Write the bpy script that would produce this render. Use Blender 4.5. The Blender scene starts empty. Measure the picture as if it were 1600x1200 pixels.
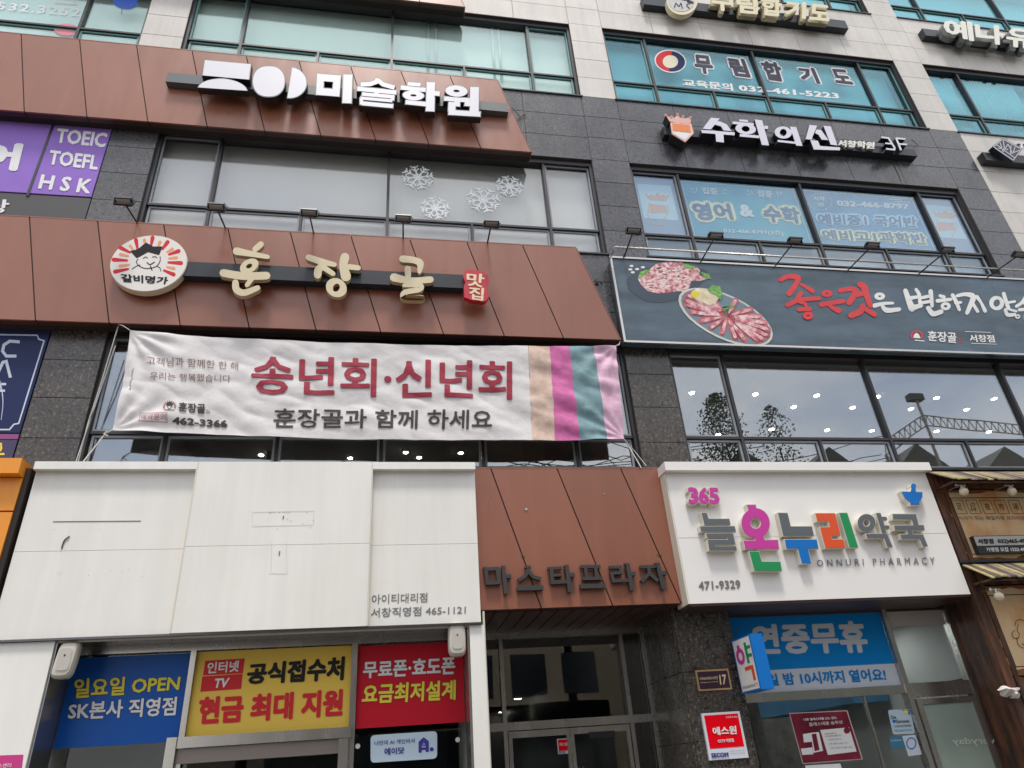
import bpy, bmesh, math, random
from mathutils import Vector, Matrix, noise
from mathutils.geometry import tessellate_polygon
random.seed(7)
S = bpy.context.scene
COL = S.collection
# ---------------------------------------------------------------- camera
MR = ((0.9848928, -0.1601897, -0.0657682), (0.0210829, 0.4879007, -0.8726445), (0.1718770, 0.8580747, 0.4839072))
FPX = 1093.363
cd = bpy.data.cameras.new('camera'); cam = bpy.data.objects.new('camera', cd); COL.objects.link(cam); S.camera = cam
R_, D_, F_ = MR
m = Matrix(((R_[0], -D_[0], -F_[0]), (R_[1], -D_[1], -F_[1]), (R_[2], -D_[2], -F_[2]))).to_4x4()
m.translation = Vector((0, -9, 1.6)); cam.matrix_world = m
cd.sensor_width = 36; cd.lens = FPX / 1600 * 36; cd.clip_start = .05; cd.clip_end = 2000
# ---------------------------------------------------------------- light
SUN_EL, SUN_AZ = math.radians(71), math.radians(186)      # azimuth clockwise from +Y
W = bpy.data.worlds.new('World'); S.world = W; W.use_nodes = True
nt = W.node_tree; nt.nodes.clear()
out = nt.nodes.new('ShaderNodeOutputWorld'); bg = nt.nodes.new('ShaderNodeBackground'); bg.inputs[1].default_value = .11
sky = nt.nodes.new('ShaderNodeTexSky'); sky.sky_type = 'NISHITA'; sky.sun_disc = False
sky.sun_elevation = SUN_EL; sky.sun_rotation = SUN_AZ; sky.air_density = 1.0; sky.dust_density = 2.0
tc = nt.nodes.new('ShaderNodeTexCoord'); mp = nt.nodes.new('ShaderNodeMapping'); mp.inputs['Scale'].default_value = (1, 1, 2.2)
mp.inputs['Location'].default_value = (.35, .1, .2)
nz = nt.nodes.new('ShaderNodeTexNoise'); nz.inputs['Scale'].default_value = 2.3; nz.inputs['Detail'].default_value = 7; nz.inputs['Roughness'].default_value = .55
cr = nt.nodes.new('ShaderNodeValToRGB'); cr.color_ramp.elements[0].position = .36; cr.color_ramp.elements[1].position = .60; cr.color_ramp.elements[0].color = (.30, .30, .30, 1)
mx = nt.nodes.new('ShaderNodeMix'); mx.data_type = 'RGBA'; mx.inputs['B'].default_value = (7.4, 7.3, 7.3, 1)
nt.links.new(tc.outputs['Generated'], mp.inputs[0]); nt.links.new(mp.outputs[0], nz.inputs['Vector'])
nt.links.new(nz.outputs[0], cr.inputs[0]); nt.links.new(cr.outputs[0], mx.inputs['Factor']); nt.links.new(sky.outputs[0], mx.inputs['A'])
nt.links.new(mx.outputs['Result'], bg.inputs[0]); nt.links.new(bg.outputs[0], out.inputs[0])
sl = bpy.data.lights.new('sun', 'SUN'); sl.energy = 1.5; sl.angle = math.radians(10); sl.color = (1, .95, .88)
so = bpy.data.objects.new('sun', sl); COL.objects.link(so)
sd = Vector((math.sin(SUN_AZ) * math.cos(SUN_EL), math.cos(SUN_AZ) * math.cos(SUN_EL), math.sin(SUN_EL)))
so.rotation_euler = sd.to_track_quat('Z', 'Y').to_euler(); so.location = (0, -20, 40)
S.view_settings.view_transform = 'Standard'; S.view_settings.look = 'None'; S.view_settings.gamma = 1
S.view_settings.use_curve_mapping = False; S.view_settings.exposure = 0.90
S.cycles.max_bounces = 7; S.cycles.transparent_max_bounces = 12; S.cycles.caustics_reflective = False; S.cycles.caustics_refractive = False

# ---------------------------------------------------------------- measuring helper: a point of the photograph on the vertical plane Y
def P(px, py, Y=0.0):
    a, b = (px - 800) / FPX, (py - 600) / FPX
    d = [R_[i] * a + D_[i] * b + F_[i] for i in range(3)]
    t = (9 + Y) / d[1]
    return Vector((d[0] * t, Y, d[2] * t + 1.6))
def PZ(px, py, Z):
    a, b = (px - 800) / FPX, (py - 600) / FPX
    d = [R_[i] * a + D_[i] * b + F_[i] for i in range(3)]
    t = (Z - 1.6) / d[2]
    return Vector((d[0] * t, d[1] * t - 9, Z))
def C(sx, ox, oy):                                     # measurements taken on an enlargement: back to photograph pixels
    return lambda u, v: (ox + u / sx, oy + v / sx)
def lin(h):
    h = h.lstrip('#'); r = []
    for i in (0, 2, 4):
        c = int(h[i:i + 2], 16) / 255; r.append(c / 12.92 if c <= .04045 else ((c + .055) / 1.055) ** 2.4)
    return tuple(r)
# ---------------------------------------------------------------- materials
MATS = {}
def mat(name, col, rough=.5, metal=0.0, spec=.5, var=0.0, scale=2.0, bump=0.0, bscale=40, streak=0.0, col2=None, coat=0, emit=0, speck=None, rand=0.0, rvar=0.0, stretch=None):
    if name in MATS: return MATS[name]
    if isinstance(col, str): col = lin(col)
    if isinstance(col2, str): col2 = lin(col2)
    M = bpy.data.materials.new(name); M.use_nodes = True; MATS[name] = M
    n = M.node_tree; b = n.nodes['Principled BSDF']; L = n.links.new
    b.inputs['Roughness'].default_value = rough; b.inputs['Metallic'].default_value = metal
    b.inputs['Specular IOR Level'].default_value = spec; b.inputs['Coat Weight'].default_value = coat; b.inputs['Coat Roughness'].default_value = .08
    b.inputs['Base Color'].default_value = (*col, 1)
    g = n.nodes.new('ShaderNodeNewGeometry'); pos = g.outputs['Position']
    cur = None
    def rgb(c):
        r = n.nodes.new('ShaderNodeRGB'); r.outputs[0].default_value = (*c, 1); return r.outputs[0]
    def mul(a, f):      # colour * scalar socket
        q = n.nodes.new('ShaderNodeVectorMath'); q.operation = 'SCALE'; L(a, q.inputs[0]); L(f, q.inputs['Scale']); return q.outputs[0]
    def mrange(s, lo, hi, a=.3, c=.7):
        q = n.nodes.new('ShaderNodeMapRange'); L(s, q.inputs[0]); q.inputs[1].default_value = a; q.inputs[2].default_value = c; q.inputs[3].default_value = lo; q.inputs[4].default_value = hi; return q.outputs[0]
    def nzs(sc, det=4, st=None, rg=.6):
        v = pos
        if st:
            mm = n.nodes.new('ShaderNodeMapping'); mm.inputs['Scale'].default_value = st; L(pos, mm.inputs[0]); v = mm.outputs[0]
        q = n.nodes.new('ShaderNodeTexNoise'); q.inputs['Scale'].default_value = sc; q.inputs['Detail'].default_value = det; q.inputs['Roughness'].default_value = rg; L(v, q.inputs['Vector']); return q.outputs[0]
    if var or streak or speck or col2 or rand:
        cur = rgb(col)
        if col2:
            mxx = n.nodes.new('ShaderNodeMix'); mxx.data_type = 'RGBA'; L(mrange(nzs(scale, 6, stretch), 0, 1, .38, .62), mxx.inputs['Factor']); L(cur, mxx.inputs['A']); mxx.inputs['B'].default_value = (*col2, 1); cur = mxx.outputs['Result']
        if speck:
            for sc, cc, lo, hi in speck:
                mxx = n.nodes.new('ShaderNodeMix'); mxx.data_type = 'RGBA'; L(mrange(nzs(sc, 2, None, .7), 0, 1, lo, hi), mxx.inputs['Factor']); L(cur, mxx.inputs['A']); mxx.inputs['B'].default_value = (*(lin(cc) if isinstance(cc, str) else cc), 1); cur = mxx.outputs['Result']
        if var: cur = mul(cur, mrange(nzs(scale, 5), 1 - var, 1 + var))
        if streak: cur = mul(cur, mrange(nzs(1.0, 4, (7, 7, .35)), 1 - streak, 1 + streak))
        if rand:
            oi = n.nodes.new('ShaderNodeObjectInfo'); cur = mul(cur, mrange(oi.outputs['Random'], 1 - rand, 1 + rand, 0, 1))
        L(cur, b.inputs['Base Color'])
    if rvar: L(mrange(nzs(1.7, 5, (2, 2, .6)), max(.02, rough - rvar), rough + rvar), b.inputs['Roughness'])
    if bump:
        q = n.nodes.new('ShaderNodeBump'); q.inputs['Strength'].default_value = bump; q.inputs['Distance'].default_value = .01; L(nzs(bscale, 4), q.inputs['Height']); L(q.outputs[0], b.inputs['Normal'])
    if emit:
        b.inputs['Emission Color'].default_value = (*col, 1); b.inputs['Emission Strength'].default_value = emit
    return M
def glass(name, tint, refl, rtint=(1, 1, 1), rough=0.0, wave=.004):
    M = bpy.data.materials.new(name); M.use_nodes = True; MATS[name] = M; n = M.node_tree; n.nodes.clear(); L = n.links.new
    o = n.nodes.new('ShaderNodeOutputMaterial'); mxx = n.nodes.new('ShaderNodeMixShader'); t = n.nodes.new('ShaderNodeBsdfTransparent'); g = n.nodes.new('ShaderNodeBsdfGlossy')
    t.inputs[0].default_value = (*tint, 1); g.inputs[0].default_value = (*rtint, 1); g.inputs['Roughness'].default_value = rough
    lw = n.nodes.new('ShaderNodeLayerWeight'); f = n.nodes.new('ShaderNodeMath'); f.operation = 'POWER'; f.inputs[1].default_value = 4.0; L(lw.outputs['Facing'], f.inputs[0])
    a = n.nodes.new('ShaderNodeMapRange'); a.inputs[3].default_value = refl; a.inputs[4].default_value = 1; L(f.outputs[0], a.inputs[0])
    if wave:
        q = n.nodes.new('ShaderNodeBump'); q.inputs['Strength'].default_value = wave; q.inputs['Distance'].default_value = .3
        z = n.nodes.new('ShaderNodeTexNoise'); z.inputs['Scale'].default_value = .9; z.inputs['Detail'].default_value = 1; gg = n.nodes.new('ShaderNodeNewGeometry'); L(gg.outputs['Position'], z.inputs['Vector']); L(z.outputs[0], q.inputs['Height']); L(q.outputs[0], g.inputs['Normal'])
    L(a.outputs[0], mxx.inputs[0]); L(t.outputs[0], mxx.inputs[1]); L(g.outputs[0], mxx.inputs[2]); L(mxx.outputs[0], o.inputs[0])
    return M
dark_granite = mat('dark granite', (.075, .077, .086), rough=.25, rvar=.08, spec=.6, speck=[(26, (.20, .19, .17), .55, .70), (14, (.028, .028, .034), .54, .68), (45, (.30, .28, .25), .62, .75)], var=.28, scale=.9, rand=.10, bump=.04, bscale=60)
brown_granite = mat('brown granite', (.050, .043, .038), rough=.27, rvar=.08, spec=.6, speck=[(24, (.17, .145, .115), .54, .68), (13, (.014, .013, .013), .52, .66), (42, (.26, .23, .19), .60, .73)], var=.3, scale=.9, rand=.12, bump=.05, bscale=40)
pale_granite = mat('pale granite', (.58, .55, .51), rough=.6, speck=[(70, (.74, .72, .69), .52, .7), (45, (.36, .34, .325), .57, .72)], var=.09, scale=1.1, rand=.05, streak=.06)
mortar = mat('joint mortar', (.07, .065, .06), rough=.9)
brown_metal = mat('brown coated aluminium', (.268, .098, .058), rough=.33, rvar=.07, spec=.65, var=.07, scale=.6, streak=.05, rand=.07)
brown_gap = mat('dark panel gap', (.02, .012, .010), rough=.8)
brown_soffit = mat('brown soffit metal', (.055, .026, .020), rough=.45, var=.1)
white_panel = mat('white coated panel', (.80, .79, .75), rough=.42, rvar=.05, var=.02, scale=.9, streak=.035, col2=(.76, .745, .70), stretch=(1, 1, .6))
white_trim = mat('yellowed white trim', (.66, .63, .53), rough=.5, var=.05)
pharm_white = mat('sign white acrylic', (.82, .80, .775), rough=.38, var=.015)
cream_side = mat('cream sign edge', (.66, .62, .52), rough=.5, var=.05)
black_metal = mat('black powder coat', (.018, .019, .022), rough=.38)
navy_rail = mat('dark navy rail', (.022, .027, .036), rough=.35, spec=.4)
grey_rim = mat('grey letter rim', (.19, .19, .20), rough=.5)
letter_white = mat('white acrylic letter face', (.70, .70, .75), rough=.35)
gold = mat('pale gold letter', (.60, .51, .33), rough=.42, spec=.6, var=.05, scale=3)
steel = mat('brushed stainless steel', (.52, .50, .47), rough=.26, metal=.9, rvar=.05, var=.04, scale=2)
frame_dark = mat('dark window frame', (.032, .030, .034), rough=.42)
frame_grey = mat('grey window sash', (.30, .33, .36), rough=.4)
teal_frame = mat('teal tinted sash', (.16, .34, .33), rough=.4)
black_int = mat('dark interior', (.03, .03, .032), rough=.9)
room_grey = mat('room ceiling', (.55, .53, .50), rough=.9, var=.05)
room_wall = mat('room wall', (.42, .39, .35), rough=.9, var=.1)
blind_grey = mat('grey roller blind', (.70, .71, .69), rough=.8, var=.03, scale=.7)
blind_white = mat('white roller blind', (.86, .88, .86), rough=.7, var=.05, scale=.8)
G_clear = glass('clear shop glass', (.93, .95, .95), .03, (.95, .97, 1))
G_2f = glass('reflective second floor glass', (.80, .82, .83), .21, (.93, .97, 1.0))
G_3f = glass('grey third floor glass', (.97, .98, .98), .085, (.97, .98, 1))
G_teal = glass('teal tinted glass', (.93, .995, .985), .10, (.80, .97, .95))
G_teal2 = glass('deep teal tinted glass', (.68, .885, .92), .07, (.6, .9, 1))
G_blue = glass('blue tinted glass', (.94, .98, .99), .10, (.80, .90, 1))
G_door = glass('dark lobby glass', (.70, .72, .71), .10, (1, .98, .95))

# ---------------------------------------------------------------- mesh helpers
def area2(p): return sum(p[i][0] * p[(i + 1) % len(p)][1] - p[(i + 1) % len(p)][0] * p[i][1] for i in range(len(p)))
class MB:
    def __init__(s): s.v = []; s.f = []; s.mi = []
    def add(s, vs, fs, k=0):
        o = len(s.v); s.v += [tuple(x) for x in vs]; s.f += [tuple(i + o for i in f) for f in fs]; s.mi += [k] * len(fs); return s
    def box(s, x0, x1, y0, y1, z0, z1, k=0):
        return s.add([(x0, y0, z0), (x1, y0, z0), (x1, y1, z0), (x0, y1, z0), (x0, y0, z1), (x1, y0, z1), (x1, y1, z1), (x0, y1, z1)],
                     [(0, 3, 2, 1), (4, 5, 6, 7), (0, 1, 5, 4), (1, 2, 6, 5), (2, 3, 7, 6), (3, 0, 4, 7)], k)
    def prism(s, pts, y0, y1, k=0):                    # pts (x,z) or Vectors; front face at y0
        q = [(p[0], p[-1]) for p in pts]
        if area2(q) < 0: q.reverse()
        n = len(q); tri = tessellate_polygon([[Vector((a, b, 0)) for a, b in q]])
        vs = [(a, y0, b) for a, b in q] + [(a, y1, b) for a, b in q]; fs = []
        for t in tri:
            a, b, c = [q[i] for i in t]
            t = t if (b[0] - a[0]) * (c[1] - a[1]) - (c[0] - a[0]) * (b[1] - a[1]) > 0 else t[::-1]
            fs.append(tuple(t)); fs.append(tuple(i + n for i in t[::-1]))
        for i in range(n):
            j = (i + 1) % n; fs.append((j, i, i + n, j + n))
        return s.add(vs, fs, k)
    def ring(s, outer, inner, y0, y1, k=0):
        q = [(p[0], p[-1]) for p in outer]; r = [(p[0], p[-1]) for p in inner]; n = len(q)
        if area2(q) < 0: q.reverse(); r.reverse()
        vs = [(a, y0, b) for a, b in q] + [(a, y0, b) for a, b in r] + [(a, y1, b) for a, b in q] + [(a, y1, b) for a, b in r]; fs = []
        for i in range(n):
            j = (i + 1) % n
            fs += [(i, j, j + n, i + n), (i + 2 * n, i + 3 * n, j + 3 * n, j + 2 * n), (j, i, i + 2 * n, j + 2 * n), (i + n, j + n, j + 3 * n, i + 3 * n)]
        return s.add(vs, fs, k)
    def tube(s, a, b, r, n=8, k=0, r2=None):
        a, b = Vector(a), Vector(b); d = (b - a).normalized(); u = d.orthogonal().normalized(); w = d.cross(u); r2 = r if r2 is None else r2
        vs = [a + (u * math.cos(t) + w * math.sin(t)) * r for t in [2 * math.pi * i / n for i in range(n)]]
        vs += [b + (u * math.cos(t) + w * math.sin(t)) * r2 for t in [2 * math.pi * i / n for i in range(n)]]
        fs = [(i, (i + 1) % n, (i + 1) % n + n, i + n) for i in range(n)] + [tuple(range(n))[::-1], tuple(range(n, 2 * n))]
        return s.add(vs, fs, k)
    def path(s, pts, r, n=6, k=0):
        for a, b in zip(pts, pts[1:]): s.tube(a, b, r, n, k)
        return s
    def quad3(s, a, b, c, d, k=0): return s.add([a, b, c, d], [(0, 1, 2, 3)], k)
    def ball(s, c, r, n=10, k=0, sz=1.0):
        vs = []; fs = []
        for i in range(n // 2 + 1):
            th = math.pi * i / (n // 2)
            for j in range(n): ph = 2 * math.pi * j / n; vs.append((c[0] + r * math.sin(th) * math.cos(ph), c[1] + r * math.sin(th) * math.sin(ph), c[2] + r * sz * math.cos(th)))
        for i in range(n // 2):
            for j in range(n): fs.append((i * n + j, i * n + (j + 1) % n, (i + 1) * n + (j + 1) % n, (i + 1) * n + j)[::-1])
        return s.add(vs, fs, k)
    # strokes: px points, width in px
    def stroke(s, pts, w, Y, dep=.0015, cap='b', k=0, closed=False, grow=0, stag=None):
        p = [Vector((a, b)) for a, b in pts]
        if closed: p = p + [p[0]]
        ws = list(w) if isinstance(w, (list, tuple)) else [w] * len(p)
        if closed and len(ws) < len(p): ws.append(ws[0])
        if cap == 'r' and len(p) > 2 and not closed:   # smooth brush path
            q, qw = [], []
            for i in range(len(p) - 1):
                p0 = p[max(i - 1, 0)]; p1 = p[i]; p2 = p[i + 1]; p3 = p[min(i + 2, len(p) - 1)]
                for t in (0, .25, .5, .75):
                    q.append(.5 * ((2 * p1) + (p2 - p0) * t + (2 * p0 - 5 * p1 + 4 * p2 - p3) * t * t + (3 * p1 - p0 - 3 * p2 + p3) * t ** 3)); qw.append(ws[i] * (1 - t) + ws[i + 1] * t)
            q.append(p[-1]); qw.append(ws[-1]); p, ws = q, qw
        ws = [x + grow for x in ws]; n = len(p); lft, rgt = [], []
        if grow and cap == 'b' and not closed:
            p[0] = p[0] - (p[1] - p[0]).normalized() * grow / 2; p[-1] = p[-1] + (p[-1] - p[-2]).normalized() * grow / 2
        for i in range(n):
            if closed: d0 = (p[i] - p[i - 1 if i else n - 2]).normalized(); d1 = (p[(i + 1) if i < n - 1 else 1] - p[i]).normalized()
            else:
                d1 = (p[min(i + 1, n - 1)] - p[min(i, n - 2)]).normalized(); d0 = (p[max(i, 1)] - p[max(i, 1) - 1]).normalized()
            t = d0 + d1
            t = t.normalized() if t.length > .1 else d1
            nn = Vector((-t.y, t.x)); c = max(.45, abs(nn.dot(Vector((-d1.y, d1.x))))); h = ws[i] / 2 / c
            lft.append(p[i] + nn * h); rgt.append(p[i] - nn * h)
        y0 = Y if stag is None else Y - stag
        if closed:
            return s.ring([P(a.x, a.y, Y) for a in lft[:-1]], [P(a.x, a.y, Y) for a in rgt[:-1]], y0, y0 + dep, k)
        poly = list(lft)
        if cap == 'r':
            e = (p[-1] - p[-2]).normalized(); o = Vector((-e.y, e.x)); h = ws[-1] / 2
            poly += [p[-1] + (o * math.cos(a) + e * math.sin(a)) * h for a in (math.pi * .25, math.pi * .5, math.pi * .75)]
        poly += rgt[::-1]
        if cap == 'r':
            e = (p[0] - p[1]).normalized(); o = Vector((-e.y, e.x)); h = ws[0] / 2
            poly += [p[0] + (o * math.cos(a) + e * math.sin(a)) * h for a in (math.pi * .25, math.pi * .5, math.pi * .75)]
        return s.prism([P(a.x, a.y, Y) for a in poly], y0, y0 + dep, k)
    def ppoly(s, pts, Y, dep=.0015, k=0): return s.prism([P(a, b, Y) for a, b in pts], Y, Y + dep, k)
    def pell(s, c, rx, ry, Y, dep=.0015, k=0, hole=None, rot=0, n=28, pw=1.0):
        def e(ax, ay, cc=c):
            r = []
            for i in range(n):
                t = 2 * math.pi * i / n; ct, st = math.cos(t), math.sin(t)
                u = ax * math.copysign(abs(ct) ** pw, ct); v = ay * math.copysign(abs(st) ** pw, st)
                r.append(P(cc[0] + u * math.cos(rot) - v * math.sin(rot), cc[1] + u * math.sin(rot) + v * math.cos(rot), Y))
            return r
        if hole: return s.ring(e(rx, ry), e(hole[0], hole[1], hole[2] if len(hole) > 2 else c), Y, Y + dep, k)
        return s.prism(e(rx, ry), Y, Y + dep, k)
    def build(s, name, mats, parent=None, label=None, smooth=False):
        me = bpy.data.meshes.new(name); me.from_pydata(s.v, [], s.f); me.update()
        for q in (mats if isinstance(mats, (list, tuple)) else [mats]): me.materials.append(q)
        for i, f in enumerate(me.polygons): f.material_index = s.mi[i]; f.use_smooth = smooth
        return link(name, me, parent, label)
def link(name, me, parent=None, label=None):
    o = bpy.data.objects.new(name, me); COL.objects.link(o)
    if parent:
        o.parent = parent; o.matrix_parent_inverse = Matrix.Translation(base_of(parent)).inverted()
    if label: o['label'] = label
    return o
BASES = {}
def base_of(o): return BASES.get(o.name, Vector((0, 0, 0)))
def tag(o, label=None, cat=None, group=None, kind=None):
    if label: o['label'] = label
    if cat: o['category'] = cat
    if group: o['group'] = group
    if kind: o['kind'] = kind
    return o
def thing(name, loc, label, cat, group=None):
    o = bpy.data.objects.new(name, None); COL.objects.link(o); o.location = loc; o.empty_display_size = .2
    BASES[o.name] = Vector(loc); return tag(o, label, cat, group)
def single(o, label, cat, group=None): return tag(o, label, cat, group)
def copy_thing(o, loc, label, group=None):
    c = o.copy(); COL.objects.link(c); c.location = loc; c['label'] = label
    def rec(src, dst):
        for ch in list(src.children):
            d = ch.copy(); COL.objects.link(d); d.parent = dst; d.matrix_parent_inverse = ch.matrix_parent_inverse.copy(); rec(ch, d)
    rec(o, c); return c
# text
_tc = {}
def glyphs(s, space, ex):
    key = (s, space, ex)
    if key in _tc: return _tc[key]
    c = bpy.data.curves.new('lettering', 'FONT'); c.body = s; c.size = 1; c.resolution_u = 2; c.space_character = space; c.extrude = .5 if ex else 0
    o = bpy.data.objects.new('lettering', c); COL.objects.link(o)
    me = bpy.data.meshes.new_from_object(o)
    vs = [tuple(v.co) for v in me.vertices]; fs = [tuple(p.vertices) for p in me.polygons]
    bpy.data.objects.remove(o); bpy.data.curves.remove(c); bpy.data.meshes.remove(me)
    _tc[key] = (vs, fs); return vs, fs
def text(s, q, Y, M, parent, name='lettering', bold=.0, ex=0, space=1.0, n=None, wz=None, label=None, drape=None, bb=None, world=False):
    vs, fs = glyphs(s, space, ex > 0)
    if not vs: return None
    x0 = min(v[0] for v in vs) - bold; x1 = max(v[0] for v in vs) + bold; y0 = min(v[1] for v in vs) - bold; y1 = max(v[1] for v in vs) + bold
    if bb is not None: x0 -= bb - bold; x1 += bb - bold; y0 -= bb - bold; y1 += bb - bold
    K = [Vector(a) for a in q] if world else [P(a, b, Y) for a, b in q]
    n = n or (1 if bold < .004 else 8); b = MB()
    for i in range(n):
        dx, dy = (0, 0) if n == 1 else (bold * math.cos(2 * math.pi * (i + .5) / n), bold * math.sin(2 * math.pi * (i + .5) / n))
        out = []
        for v in vs:
            u = (v[0] + dx - x0) / (x1 - x0); w = (v[1] + dy - y0) / (y1 - y0)
            p = K[3].lerp(K[2], u).lerp(K[0].lerp(K[1], u), w)
            yy = p.y - i * .0005 + ((.5 - v[2]) * ex if ex else 0)
            out.append((p.x, yy, p.z))
        b.add(out, fs)
    if drape: return drape(b, name, M, parent, label)
    return b.build(name, M, parent, label)
def chars(s, q, Y, M, parent, name='letter', bold=.03, ex=.08, rim=None, rimw=.03, gap=.06, n=None):
    K = [Vector(a) for a in q]; N = len(s)
    for i, c in enumerate(s):
        if c == ' ': continue
        a, b_ = (i + gap / 2) / N, (i + 1 - gap / 2) / N
        qq = [K[0].lerp(K[1], a), K[0].lerp(K[1], b_), K[3].lerp(K[2], b_), K[3].lerp(K[2], a)]
        if rim:
            body = text(c, qq, Y + .004, rim, parent, name, bold + rimw, ex, n=n); text(c, qq, Y - .002, M, body if not parent or parent.parent is None else parent, 'face', bold, bb=bold + rimw, n=n)
        else: text(c, qq, Y, M, parent, name, bold, ex, n=n)
# ================================================================= SETTING
b = MB(); b.box(-300, 300, -300, 60, -.3, 0); tag(b.build('ground', mat('paving', (.17, .16, .15), rough=.9, var=.12, scale=1.5)), kind='structure', label='grey paved pavement in front of the shops')
b = MB(); b.box(-120, 120, -24, -11.5, .0, .004); tag(b.build('road', mat('asphalt', (.05, .05, .052), rough=.9, var=.15)), kind='structure')
# ================================================================= BUILDING
BLD = thing('commercial_building', (3.8, 0, 0), 'multi-storey commercial building faced with dark and pale granite above the shop signs', 'building')
XL0, XL1, XR0, XR1, XS0, XS1 = -4.64, -3.92, 3.65, 4.39, 11.53, 12.30
ROW = .585
def zr(k): return 13.34 + ROW * k
def tiles(x0, x1, nx, z0, z1, nz_, M, name, yy=0.0, holes=None):
    g = .0035
    for i in range(nx):
        for j in range(nz_):
            a = x0 + (x1 - x0) * i / nx; c = x0 + (x1 - x0) * (i + 1) / nx; d = z0 + (z1 - z0) * j / nz_; e = z0 + (z1 - z0) * (j + 1) / nz_
            q = MB(); pr = random.uniform(0, .002); k = .003
            y = yy - pr
            q.add([(a + g, y + k, d + g), (c - g, y + k, d + g), (c - g, y + k, e - g), (a + g, y + k, e - g), (a + g + k, y, d + g + k), (c - g - k, y, d + g + k), (c - g - k, y, e - g - k), (a + g + k, y, e - g - k),
                   (a + g, yy + .03, d + g), (c - g, yy + .03, d + g), (c - g, yy + .03, e - g), (a + g, yy + .03, e - g)],
                  [(4, 5, 6, 7), (0, 1, 5, 4), (1, 2, 6, 5), (2, 3, 7, 6), (3, 0, 4, 7), (0, 8, 9, 1), (1, 9, 10, 2), (2, 10, 11, 3), (3, 11, 8, 0)])
            q.build(name, M, BLD)
# core wall behind the stone (pieces around the openings)
core = MB()
def corebox(x0, x1, z0, z1): core.box(x0, x1, .012, .45, z0, z1)
def slab(z0, z1): core.box(-14, 19, .45, 6, z0, z1)
for a, c in ((XL0, XL1), (XR0, XR1), (XS0, XS1)): corebox(a, c, 3.36, 21)
for z0, z1 in ((3.36, 5.32), (7.45, 9.29), (11.55, 13.34), (15.65, 17.43), (19.7, 21)):
    corebox(-14, XL0, z0, z1); corebox(XL1, XR0, z0, z1); corebox(XR1, XS0, z0, z1); corebox(XS1, 19, z0, z1)
corebox(-14, -13.5, 3.36, 21); corebox(18.7, 19, 3.36, 21)
for z0, z1 in ((7.62, 9.2), (11.6, 13.3), (15.7, 17.4), (19.75, 21)): slab(z0, z1)
core.box(-14, 19, 6, 6.1, 7.62, 21)
core.build('wall_core', mortar, BLD)
zt = [5.15 + 0, 7.45]
# columns (dark up to 13.34, pale above)
DG, BG_, PG = 'dark_granite_tile', 'brown_granite_tile', 'pale_granite_tile'
for (a, c) in ((XL0, XL1), (XR0, XR1)):
    tiles(a, c, 1, zr(-14), zr(-9), 5, brown_granite, BG_)
    tiles(a, c, 1, zr(-9), zr(0), 9, dark_granite, DG)
    tiles(a, c, 1, zr(0), zr(12), 12, pale_granite, PG)
tiles(XS0, XS1, 1, zr(-9), zr(0), 9, dark_granite, DG); tiles(XS0, XS1, 1, zr(0), zr(10), 10, pale_granite, PG)
# spandrels
tiles(XR1, XS0, 6, 11.55, 13.34, 3, dark_granite, DG); tiles(XR1, XS0, 6, 15.65, 17.43, 3, pale_granite, PG)
tiles(XR1, XS0, 6, 7.45, 9.29, 3, dark_granite, DG)
tiles(.0, XR0, 3, 11.55, 13.34, 3, dark_granite, DG); tiles(.0, XR0, 3, 15.65, 17.43, 3, pale_granite, PG)
tiles(1.2, XR0, 2, 7.45, 9.29, 3, dark_granite, DG)
tiles(XS1, 17.1, 4, 11.55, 13.34, 3, pale_granite, PG); tiles(XS1, 17.1, 4, 15.65, 17.43, 3, pale_granite, PG); tiles(XS1, 13.6, 1, 9.3, 11.55, 4, pale_granite, PG)
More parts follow.
